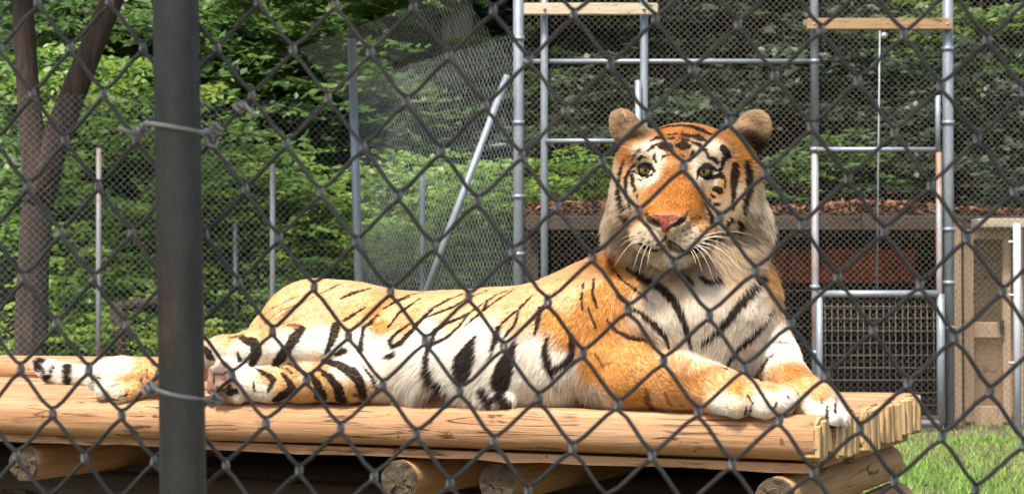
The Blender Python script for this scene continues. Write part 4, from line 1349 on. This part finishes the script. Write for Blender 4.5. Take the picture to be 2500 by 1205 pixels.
nb = 9
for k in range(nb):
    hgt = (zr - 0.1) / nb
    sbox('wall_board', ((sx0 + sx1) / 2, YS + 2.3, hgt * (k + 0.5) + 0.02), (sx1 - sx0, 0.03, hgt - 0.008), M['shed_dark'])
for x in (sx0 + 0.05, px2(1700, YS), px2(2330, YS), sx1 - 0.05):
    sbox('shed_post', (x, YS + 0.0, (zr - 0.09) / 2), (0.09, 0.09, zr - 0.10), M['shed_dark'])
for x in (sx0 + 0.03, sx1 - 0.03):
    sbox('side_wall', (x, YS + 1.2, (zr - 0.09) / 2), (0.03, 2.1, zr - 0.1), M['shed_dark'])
# drifts of dead leaves on the roof
def leaf_litter(name, n, fx, m, parent, size=(0.04, 0.09)):
    V, F = [], []
    for i in range(n):
        p = fx()
        a = random.uniform(size[0], size[1]); b = a * random.uniform(0.4, 0.65)
        e = Matrix.Rotation(random.uniform(0, 6.28), 3, 'Z') @ Matrix.Rotation(random.gauss(0, 0.6), 3, 'X') @ Matrix.Rotation(random.gauss(0, 0.6), 3, 'Y')
        for q in ((-a / 2, 0, 0), (0, -b / 2, 0.008), (a / 2, 0, 0), (0, b / 2, 0.008)): V.append(tuple(Vector(p) + e @ Vector(q)))
        F.append((4 * i, 4 * i + 1, 4 * i + 2, 4 * i + 3))
    o = MB().add(V, F).build(name, m, parent, smooth=False)
    o['kind'] = 'stuff'
    return o
def litter_mat():
    m, n, bs = mat('dead brown leaves')
    v = coords(n)
    f = noise(n, v, 11, 2, 0.5); f2 = noise(n, v, 4, 3, 0.6)
    c = ramp(n, f, [(0.3, (0.06, 0.028, 0.014)), (0.5, (0.17, 0.075, 0.035)), (0.7, (0.33, 0.16, 0.085))])
    n.links.new(c, bs.inputs['Base Color']); bs.inputs['Roughness'].default_value = 0.9
    return m
M['litter'] = litter_mat()
def on_roof():
    x = random.uniform(sx0, sx1); d = abs(random.gauss(0, 0.5))
    return (x - so.x, -0.12 + d - 0.0, zr + 0.028 + random.uniform(0, 0.06 + 0.035 * math.sin(x * 3.1)) * 0.9)
leaf_litter('dead_leaves', 5200, on_roof, M['litter'], shed)
rp = sbox('panel', (px2(2030, YS + .7), YS + .7, zat(648, YS + .7)), (px2(2230, YS + .7) - px2(1820, YS + .7), 0.03, 0.25), plain('faded red panel', (0.27, 0.065, 0.033), 0.8, 0.2, 0.75, 5))
rp['label'] = 'faded rusty red panel inside the shed'
# wooden cage porch at the end of the shed, with a mesh door
YP = 13.5
po = Vector((px2(2410, YP), YP, 0))
porch = empty('cage_porch', po)
tag(porch, 'pale timber porch with a narrow mesh panelled door beside the drop gate', 'porch')
def pbox(name, x0, x1, y0, y1, m, Y=YP, d=0.05, z0=None, parent=porch):
    a = px2(x0, Y); b = px2(x1, Y); t = zat(y0, Y); bo = zat(y1, Y) if z0 is None else z0
    mb = MB(); mb.box((0, 0, 0), (b - a, d, t - bo))
    o = mb.build(name, m, parent, smooth=False)
    o.location = Vector(((a + b) / 2, Y, (t + bo) / 2)) - po
    bevel(o, 0.005, 1)
    return o
pbox('porch_post', 2323, 2346, 545, 1, M['board_v'], z0=0.0)
pbox('porch_post', 2474, 2496, 560, 1, M['plywood'], z0=0.0, Y=YP + 0.08)
dr = MB(); dr.box((0, 0, 0), (0.001, 0.001, 0.001))
pbox('door_stile', 2352, 2376, 560, 1, M['plywood'], YP + 0.02, 0.035, z0=0.02)
pbox('door_stile', 2446, 2466, 560, 1, M['plywood'], YP + 0.02, 0.035, z0=0.02)
pbox('door_rail', 2376, 2446, 560, 584, M['plywood'], YP + 0.02, 0.035)
pbox('door_rail', 2376, 2446, 786, 824, M['plywood'], YP + 0.02, 0.035)
pbox('door_rail', 2376, 2446, 990, 1040, M['plywood'], YP + 0.02, 0.035)
pbox('porch_board', 2380, 2500, 534, 556, M['board'], YP - 0.05, 0.2)
pbox('back_board', 2350, 2530, 560, 1, M['board_dark'], YP + 0.9, 0.03, z0=0.0)
pbox('door_latch', 2440, 2450, 780, 812, M['shed_dark'], YP - 0.02, 0.03)
diamond_mesh('door_mesh', (px2(2370, YP + .03), YP + .03, 0), (px2(2452, YP + .03), YP + .03, 0), 0.1, zat(565, YP), 0.03, 0.0022, M['mesh_far'], porch, origin=po)
polo = Vector((px2(2483, YB - 0.35), YB - 0.35, 0))
pole = empty('white_pole', polo)
tag(pole, 'white painted pole with side brackets beside the mesh panelled door', 'pole')
M['white_pipe'] = metal_mat('white painted pipe', (0.34, 0.36, 0.39), (0.52, 0.54, 0.57), 0.4, 0.1, 0.0, 4)
pipe('pole_shaft', polo + Vector((0, 0, -0.05)), (polo.x, polo.y, zat(545, polo.y)), 0.024, M['white_pipe'], pole, polo)
for y in (590, 720, 885):
    z = zat(y, polo.y)
    pipe('bracket', (polo.x - 0.055, polo.y, z), (polo.x, polo.y, z), 0.008, M['white_pipe'], pole, polo, 8)

# ------------------------------------------------------------------ the fence on the other side, running back among the trees
YL = 16.2
lo_ = Vector((px2(872, YL), YL, 0))
left = empty('side_fence', lo_)
tag(left, 'fine grey mesh fence with a leaning brace and inward mesh overhang before trees', 'fence')
c1 = Vector((px2(1262, YB + 0.02), YB + 0.05, 0)); c2 = lo_.copy(); c3 = Vector((px2(-260, 15.0), 15.0, 0))
pipe('fence_post', (px2(885, YL), YL, -0.05), (px2(858, YL), YL, zat(95, YL)), 0.036, M['steel'], left, lo_)
for x, y, Y, w_ in ((1031, 425, 16.8, 13), (666, 400, 16.4, 14), (575, 540, 17.2, 12), (241, 362, 15.6, 13)):
    pipe('fence_post', (px2(x + 1, Y), Y, -0.05), (px2(x - 1, Y), Y, zat(y, Y)), w_ / 2 * Y / FPX, M['steel_rust'] if x in (666, 241) else M['steel'], left, lo_)
pipe('brace', (px2(1030, 12.6), 12.6, zat(740, 12.6)), (px2(1238, 12.9), 12.9, zat(185, 12.9)), 0.023, M['steel'], left, lo_)
pipe('brace', (px2(1030, 12.6), 12.6, zat(740, 12.6)), (px2(1030, 12.6) - 0.14, 12.55, -0.03), 0.023, M['steel'], left, lo_)
diamond_mesh('wire_mesh', c1, c2, 0.0, zat(130, 14.5), 0.066, 0.0011, M['mesh_left'], left, origin=lo_, seed=2)
diamond_mesh('wire_mesh', c2, c3, 0.0, 2.45, 0.058, 0.0010, M['mesh_left'], left, origin=lo_, seed=3)
# mesh overhang leaning in over the corner
oa = Vector((px2(1262, 13.0), 13.0, 0)); ob = Vector((px2(860, YL - .1), YL - .1, 0))
diamond_mesh('overhang_mesh', oa, ob, zat(190, 13.4), zat(40, 13.4), 0.055, 0.0013, M['mesh_left'], left, lean=Vector((-0.35, -0.9, 0)), origin=lo_, seed=4)

# ------------------------------------------------------------------ trees and shrubs
def leaf_mat(name, cols, trans=0.35):
    m, n, bs = mat(name)
    at_ = n.nodes.new('ShaderNodeAttribute'); at_.attribute_name = 'tone'
    oi = n.nodes.new('ShaderNodeObjectInfo')
    ad = n.nodes.new('ShaderNodeMath'); ad.operation = 'MULTIPLY_ADD'
    n.links.new(oi.outputs['Random'], ad.inputs[0]); ad.inputs[1].default_value = 0.24
    n.links.new(at_.outputs['Fac'], ad.inputs[2])
    c = ramp(n, ad.outputs[0], cols)
    df = n.nodes.new('ShaderNodeBsdfDiffuse'); tr = n.nodes.new('ShaderNodeBsdfTranslucent'); gl = n.nodes.new('ShaderNodeBsdfGlossy')
    gl.inputs['Roughness'].default_value = 0.45
    mx = n.nodes.new('ShaderNodeMixShader'); mx2 = n.nodes.new('ShaderNodeMixShader')
    n.links.new(c, df.inputs['Color']); n.links.new(c, tr.inputs['Color'])
    mx.inputs[0].default_value = trans; mx2.inputs[0].default_value = 0.04
    n.links.new(df.outputs[0], mx.inputs[1]); n.links.new(tr.outputs[0], mx.inputs[2])
    n.links.new(mx.outputs[0], mx2.inputs[1]); n.links.new(gl.outputs[0], mx2.inputs[2])
    n.links.new(mx2.outputs[0], n.nodes['Material Output'].inputs['Surface'])
    return m
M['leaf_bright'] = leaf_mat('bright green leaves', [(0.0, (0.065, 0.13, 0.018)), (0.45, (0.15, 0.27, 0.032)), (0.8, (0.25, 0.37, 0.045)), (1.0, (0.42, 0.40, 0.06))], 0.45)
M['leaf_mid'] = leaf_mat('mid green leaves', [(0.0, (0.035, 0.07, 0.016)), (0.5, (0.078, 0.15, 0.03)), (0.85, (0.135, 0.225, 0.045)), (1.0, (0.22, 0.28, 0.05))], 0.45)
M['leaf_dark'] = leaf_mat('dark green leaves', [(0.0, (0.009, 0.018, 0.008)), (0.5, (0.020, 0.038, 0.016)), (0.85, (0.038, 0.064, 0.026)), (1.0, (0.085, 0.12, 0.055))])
def bark_mat(name, a, b):
    m, n, bs = mat(name)
    f = noise(n, coords(n, (9, 9, 1.6)), 1.6, 8, 0.7, 0.4)
    n.links.new(ramp(n, f, [(0.35, a), (0.65, b)]), bs.inputs['Base Color'])
    bs.inputs['Roughness'].default_value = 0.95
    bump(n, bs, f, 1.0, 0.03)
    return m
M['bark'] = bark_mat('brown bark', (0.018, 0.012, 0.009), (0.075, 0.046, 0.032))
M['bark_gray'] = bark_mat('grey brown bark', (0.06, 0.048, 0.04), (0.20, 0.16, 0.13))

def crown_mesh(name, n_spray, per, rad, leaf, m, seed, flat=0.55, droop=0.25):
    """leaves set in loose, layered sprays through an uneven volume"""
    g = np.random.default_rng(seed)
    lobes = g.normal(0, 0.45, (7, 3)); lobes[:, 2] *= 0.8
    V, F, tone = [], [], []
    cen = []
    while len(cen) < n_spray:
        l = lobes[g.integers(7)]
        p = l + g.normal(0, 0.30, 3)
        if np.linalg.norm(p) < 1.25: cen.append(p)
    cen = np.array(cen) * np.array(rad)
    tot = n_spray * per
    sp = np.repeat(np.arange(n_spray), per)
    yaw = g.uniform(0, 6.28, n_spray); tl = g.normal(0, 0.35, n_spray)
    a = g.uniform(0, 6.28, tot); r = np.sqrt(g.random(tot)) * (0.24 * min(rad[0], 1.2)) * g.uniform(0.6, 1.4, n_spray)[sp]
    lx = r * np.cos(a) * 1.5; ly = r * np.sin(a) * 0.8
    lz = g.normal(0, 0.022, tot) - droop * (lx ** 2 + ly ** 2) / max(0.2, 0.24 * rad[0]) * 0.6 + tl[sp] * lx
    cy, sy = np.cos(yaw)[sp], np.sin(yaw)[sp]
    P = cen[sp] + np.stack([lx * cy - ly * sy, lx * sy + ly * cy, lz], 1)
    # leaf quads
    la = leaf * g.uniform(0.6, 1.35, tot); lb = la * g.uniform(0.42, 0.62, tot)
    th = g.uniform(0, 6.28, tot); nz = np.stack([g.normal(0, flat, tot), g.normal(-0.55, flat, tot), np.ones(tot)], 1)
    nz /= np.linalg.norm(nz, axis=1)[:, None]
    ex = np.stack([np.cos(th), np.sin(th), np.zeros(tot)], 1)
    ex -= nz * (ex * nz).sum(1)[:, None]; ex /= np.linalg.norm(ex, axis=1)[:, None]
    ey = np.cross(nz, ex)
    Q = np.stack([P - ex * la[:, None] / 2, P - ey * lb[:, None] / 2 - nz * (la * .06)[:, None], P + ex * la[:, None] / 2 - nz * (la * .16)[:, None], P + ey * lb[:, None] / 2 - nz * (la * .06)[:, None]], 1).reshape(-1, 3)
    Fq = np.arange(4 * tot).reshape(-1, 4)
    tn = np.clip(g.normal(0.36, 0.13, n_spray)[sp] + g.normal(0, 0.12, tot), 0, 0.95)
    me = bpy.data.meshes.new(name)
    me.from_pydata(Q.tolist(), [], Fq.tolist())
    me.materials.append(m)
    at_ = me.attributes.new('tone', 'FLOAT', 'POINT')
    at_.data.foreach_set('value', np.repeat(tn, 4).astype(np.float32))
    return me, cen

CR = {}
for key, m, leaf, ns, per in (('bright', 'leaf_bright', 0.085, 95, 60), ('bright2', 'leaf_bright', 0.075, 110, 55), ('mid', 'leaf_mid', 0.085, 110, 60), ('mid2', 'leaf_mid', 0.10, 100, 55), ('dark', 'leaf_dark', 0.09, 120, 60), ('dark2', 'leaf_dark', 0.11, 100, 55)):
    CR[key] = crown_mesh('crown', ns, per, (1.0, 0.9, 0.85), leaf, M[m], hash(key) % 1000 if False else sum(map(ord, key)))

def limbs(cen, base, scale, rng_):
    mb = MB()
    for c in cen[::9]:
        t = Vector(c) * 0.92
        b = Vector(base).lerp(Vector((0, 0, 0)), rng_.uniform(0.2, 0.9))
        midp = b.lerp(t, 0.5) + Vector((0, 0, 0.06))
        mb.tube([b, midp, t], [0.022 * scale, 0.013 * scale, 0.005 * scale], 5, False)
    return mb
LIMB = {}
def plant(name, label, cat, group, px, py, Y, rx, rz, key, trunk_r=0.03, bark='bark', lean=0.0):
    """a tree or shrub whose crown centre shows at a picture point, rooted on the ground below"""
    c = at(px, py, Y)
    gz = ground_z(c.x, Y)
    o = empty(name, (c.x, Y, gz - 0.03)); tag(o, label, cat, group)
    me_, cen = CR[key]
    cr = bpy.data.objects.new('crown', me_); COL.objects.link(cr); cr.parent = o
    h = max(0.3, c.z - gz)
    cr.location = (0, 0, h); cr.scale = (rx, rx, rz); cr.rotation_euler = (0, 0, random.uniform(-0.8, 0.8))
    if key not in LIMB:
        lm = limbs(cen, (0, 0, -0.9), 1.0, random).build('branches', M['bark'], None)
        LIMB[key] = lm.data; bpy.data.objects.remove(lm)
    br = bpy.data.objects.new('branches', LIMB[key]); COL.objects.link(br); br.parent = o
    br.location = cr.location; br.scale = cr.scale; br.rotation_euler = cr.rotation_euler
    mb = MB()
    pts = [Vector((lean * (k / 5 - 1) * 0 + 0.03 * math.sin(k * 2 + px), 0.02 * math.cos(k * 1.7 + px), -0.05 + (h + rz * 0.1) * k / 5)) for k in range(6)]
    mb.tube(pts, [trunk_r * (1.15 - 0.13 * k) for k in range(6)], 8)
    mb.build('trunk', M[bark], o)
    return o
G1 = 'bright shrubs growing outside the side fence'
for (px, py, Y, rx, rz, key, lab) in (
  (330, 640, 17.4, .95, .75, 'bright', 'wide bright green shrub standing behind the broken stump'),
  (150, 560, 17.9, 1.0, .9, 'bright2', 'tall bright green shrub close beside the dark forked trunk'),
  (560, 600, 18.0, 1.0, .8, 'bright', 'bright green shrub behind the shortest thin fence post'),
  (740, 560, 18.4, 1.0, .75, 'bright2', 'bright green shrub between the rusty thin post and the tall leaning post'),
  (930, 540, 18.6, 1.0, .7, 'bright', 'bright green shrub behind the tall leaning fence post'),
  (1130, 520, 18.2, .95, .7, 'bright2', 'bright green shrub behind the pale leaning brace'),
  (330, 840, 16.4, .6, .4, 'bright2', 'low bright shrub at the foot of the broken stump'),
  (150, 800, 16.8, .55, .5, 'bright', 'low bright shrub at the foot of the dark forked trunk'),
  (540, 790, 17.2, .6, .45, 'bright', 'low bright shrub at the foot of the shortest thin fence post'),
  (440, 480, 18.8, 1.1, .8, 'bright', 'bright green shrub hidden largely by the dark near fence post'),
  (1330, 470, 16.9, .7, .42, 'bright', 'yellow green spray of leaves above the end of the low shed roof'),
  (640, 470, 17.9, .9, .55, 'bright2', 'bright green shrub above the top of the rusty thin fence post'),
  (840, 640, 17.6, .7, .5, 'bright', 'small bright shrub at the foot of the tall leaning post'),
  (1010, 620, 17.4, .7, .45, 'bright2', 'small bright shrub behind the thin post next to the leaning brace'),
  (1180, 640, 17.0, .55, .4, 'bright', 'small bright shrub between the leaning brace and the thick corner post'),
  (1420, 520, 17.2, .6, .3, 'bright2', 'thin green spray of leaves behind the shed roof beside the tiger head'),
  (760, 700, 17.0, .6, .35, 'mid', 'low mid green shrub just over the tiger rump')):
    plant('shrub', lab, 'shrub', G1, px, py, Y, rx, rz, key)
G2 = 'leafy trees on the slope behind the side fence'
LT = 'mid green leafy tree on the slope behind the side fence'
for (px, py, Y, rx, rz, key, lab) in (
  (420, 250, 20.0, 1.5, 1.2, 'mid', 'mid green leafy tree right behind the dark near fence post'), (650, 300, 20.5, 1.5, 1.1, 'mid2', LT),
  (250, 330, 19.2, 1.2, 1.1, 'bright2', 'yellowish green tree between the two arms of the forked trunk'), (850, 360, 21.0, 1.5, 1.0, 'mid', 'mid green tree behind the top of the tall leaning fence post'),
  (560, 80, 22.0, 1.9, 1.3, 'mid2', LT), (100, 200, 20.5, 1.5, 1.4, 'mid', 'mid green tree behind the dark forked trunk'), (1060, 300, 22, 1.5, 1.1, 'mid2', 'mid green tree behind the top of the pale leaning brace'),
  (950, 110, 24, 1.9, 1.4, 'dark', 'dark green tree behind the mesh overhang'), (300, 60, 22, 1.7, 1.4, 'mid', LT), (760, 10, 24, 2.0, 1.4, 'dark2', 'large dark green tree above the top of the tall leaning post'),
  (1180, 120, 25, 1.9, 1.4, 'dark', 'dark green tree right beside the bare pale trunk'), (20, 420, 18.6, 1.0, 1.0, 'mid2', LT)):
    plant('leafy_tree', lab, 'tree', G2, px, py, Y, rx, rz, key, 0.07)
G3 = 'dark trees on the slope above the shed'
DT = 'dark leafy tree on the slope above the low shed'
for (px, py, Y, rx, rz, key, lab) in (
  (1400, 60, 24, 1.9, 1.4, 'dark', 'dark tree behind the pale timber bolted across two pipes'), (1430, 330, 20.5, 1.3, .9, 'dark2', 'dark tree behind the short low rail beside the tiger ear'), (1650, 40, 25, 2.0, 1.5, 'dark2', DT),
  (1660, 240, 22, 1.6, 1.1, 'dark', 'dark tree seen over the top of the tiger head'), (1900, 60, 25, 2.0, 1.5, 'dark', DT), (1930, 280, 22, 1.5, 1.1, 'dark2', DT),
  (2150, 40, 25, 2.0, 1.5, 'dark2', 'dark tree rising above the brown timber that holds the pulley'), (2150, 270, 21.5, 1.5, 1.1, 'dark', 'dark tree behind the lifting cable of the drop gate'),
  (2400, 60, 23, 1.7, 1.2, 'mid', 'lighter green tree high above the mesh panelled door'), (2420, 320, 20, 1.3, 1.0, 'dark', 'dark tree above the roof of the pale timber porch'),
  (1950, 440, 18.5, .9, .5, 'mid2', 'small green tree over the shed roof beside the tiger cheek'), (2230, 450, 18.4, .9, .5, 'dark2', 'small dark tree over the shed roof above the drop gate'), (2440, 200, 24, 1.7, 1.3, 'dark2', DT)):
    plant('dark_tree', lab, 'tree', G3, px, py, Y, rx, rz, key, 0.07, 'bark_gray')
# upper storey closing the wood off from the sky
for (x, Y, z, s) in [(-11 + 2.9 * k + random.uniform(-.6, .6), random.uniform(27, 33), random.uniform(7.2, 9.5), random.uniform(2.6, 3.4)) for k in range(9)]:
    o = plant('tall_tree', 'tall dark tree standing high on the wooded slope', 'tree', 'tall trees high on the slope', 1250 + x / Y * FPX, 695 - (z - .95) / Y * FPX, Y, s, s * 0.9, random.choice(['dark', 'dark2', 'mid']), 0.16, 'bark_gray')
# big trunks
def trunk(name, label, pts, m, cat='tree', crown=None):
    P = [(at(x, y, Y), r * Y / FPX) for (x, y, Y, r) in pts]
    base = P[0][0].copy(); base.z = ground_z(base.x, base.y)
    o = empty(name, base); tag(o, label, cat)
    mb = MB()
    q = [(Vector((P[0][0].x, P[0][0].y, base.z - 0.1)), P[0][1] * 1.15)] + P
    mb.tube([a - base for a, r in q], [r for a, r in q], 16)
    mb.build('trunk', M[m], o)
    return o, base
t1, b1 = trunk('forked_tree', 'dark forked tree trunk leaning behind the side fence mesh', [(75, 860, 16.0, 42), (82, 640, 16.0, 38), (95, 450, 16.0, 38), (70, 250, 16.0, 28), (55, 0, 16.0, 26), (50, -500, 16, 26)], 'bark')
mb = MB(); mb.tube([at(x, y, 16.0) - b1 for (x, y) in ((92, 500), (120, 390), (170, 250), (235, 90), (300, -60), (380, -300))], [r * 16 / FPX for r in (40, 36, 32, 29, 26, 18)], 14); mb.build('branch', M['bark'], t1)
def top_crown(o, base, key, px, py, Y, s):
    me_, cen = CR[key]
    cr = bpy.data.objects.new('crown', me_); COL.objects.link(cr); cr.parent = o
    cr.location = at(px, py, Y) - base; cr.scale = (s, s, s * .8)
top_crown(t1, b1, 'mid', 120, -520, 16, 1.3)
t2, b2 = trunk('bare_trunk', 'thick pale brown tree trunk rising behind the mesh overhang', [(1125, 500, 22.0, 48), (1120, 250, 22.0, 42), (1117, 80, 22, 38), (1115, -400, 22, 32)], 'bark_gray')
top_crown(t2, b2, 'dark', 1115, -520, 22, 2.2)
# leafy bough hanging into the top of the view
t3, b3 = trunk('overhanging_tree', 'tree with dark hanging leaves beside the tall leaning fence post', [(440, 800, 17.0, 22), (438, 400, 17.0, 20), (445, -100, 17.0, 17), (480, -500, 17, 13)], 'bark')
for (px, py, s) in ((640, -45, .55), (780, -20, .5), (930, -40, .55), (1040, -5, .35)):
    top_crown(t3, b3, 'mid2', px, py, 15.6, s)
mb = MB(); mb.tube([at(x, y, Y) - b3 for (x, y, Y) in ((450, -150, 17), (640, -120, 16.2), (850, -100, 15.6), (1040, -60, 15.6))], [0.05, 0.04, 0.03, 0.012], 8); mb.build('branch', M['bark'], t3)
# dead leaning stump
st = empty('broken_stump', at(330, 800, 16.0) * 1.0); st.location.z = ground_z(st.location.x, 16.0)
tag(st, 'broken brown stump with a torn top among bright shrubs', 'stump')
b = Vector(st.location)
mb = MB(); mb.tube([Vector((0, 0, -.05)), at(300, 820, 16) - b, at(285, 750, 16) - b], [0.09, 0.075, 0.06], 10); mb.build('trunk', M['bark'], st)
mb = MB(); mb.tube([at(270, 752, 16) - b, at(330, 742, 16) - b, at(395, 738, 16) - b], [0.03, 0.05, 0.02], 8); mb.build('branch', M['bark'], st)
# grass in front of the shed
def grass():
    V, F = [], []
    g = random
    n = 0
    for i in range(26000):
        y = g.uniform(7.0, 13.4); x = g.uniform(0.75, 3.9) * y / 10
        if y > 12.3 and g.random() < 0.7: continue
        h = g.uniform(0.02, 0.055); a = g.uniform(0, 3.14); w_ = 0.005
        dx, dy = math.cos(a) * w_, math.sin(a) * w_
        lx, ly = g.gauss(0, .025), g.gauss(0, .025)
        z = ground_z(x, y)
        V += [(x - dx, y - dy, z - .01), (x + dx, y + dy, z - .01), (x + lx, y + ly, z + h)]
        F.append((n, n + 1, n + 2)); n += 3
    m, nn, bs = mat('grass blades')
    f = noise(nn, coords(nn), 6, 3, 0.6)
    nn.links.new(ramp(nn, f, [(0.3, (0.10, 0.20, 0.025)), (0.7, (0.22, 0.35, 0.06))]), bs.inputs['Base Color'])
    bs.inputs['Roughness'].default_value = 0.8
    o = MB().add(V, F).build('grass', m, None, smooth=False)
    tag(o, 'short bright green grass on the ground beside the platform', 'grass', kind='stuff')
grass()

# ------------------------------------------------------------------ added unseen shelter roof that keeps sun off the near fence
sh = empty('added_sunshade', (0, -1.0, 0))
tag(sh, 'added unseen timber shelter with a boarded roof over the near fence', 'sunshade')
for k in range(11):
    mb = MB(); mb.box((-2.9 + 0.58 * k, 1.05, 2.75 + 0.0), (0.56, 2.05, 0.03)); o = mb.build('sunshade_board', M['board_dark'], sh, smooth=False)
for y in (0.15, 1.9):
    mb = MB(); mb.box((0, y, 2.66), (6.4, 0.09, 0.14)); mb.build('sunshade_beam', M['board_dark'], sh, smooth=False)
for x in (-3.0, 3.0):
    for y in (0.15, 1.9):
        mb = MB(); mb.box((x, y, 1.3), (0.11, 0.11, 2.6)); mb.build('sunshade_post', M['board_v'], sh, smooth=False)
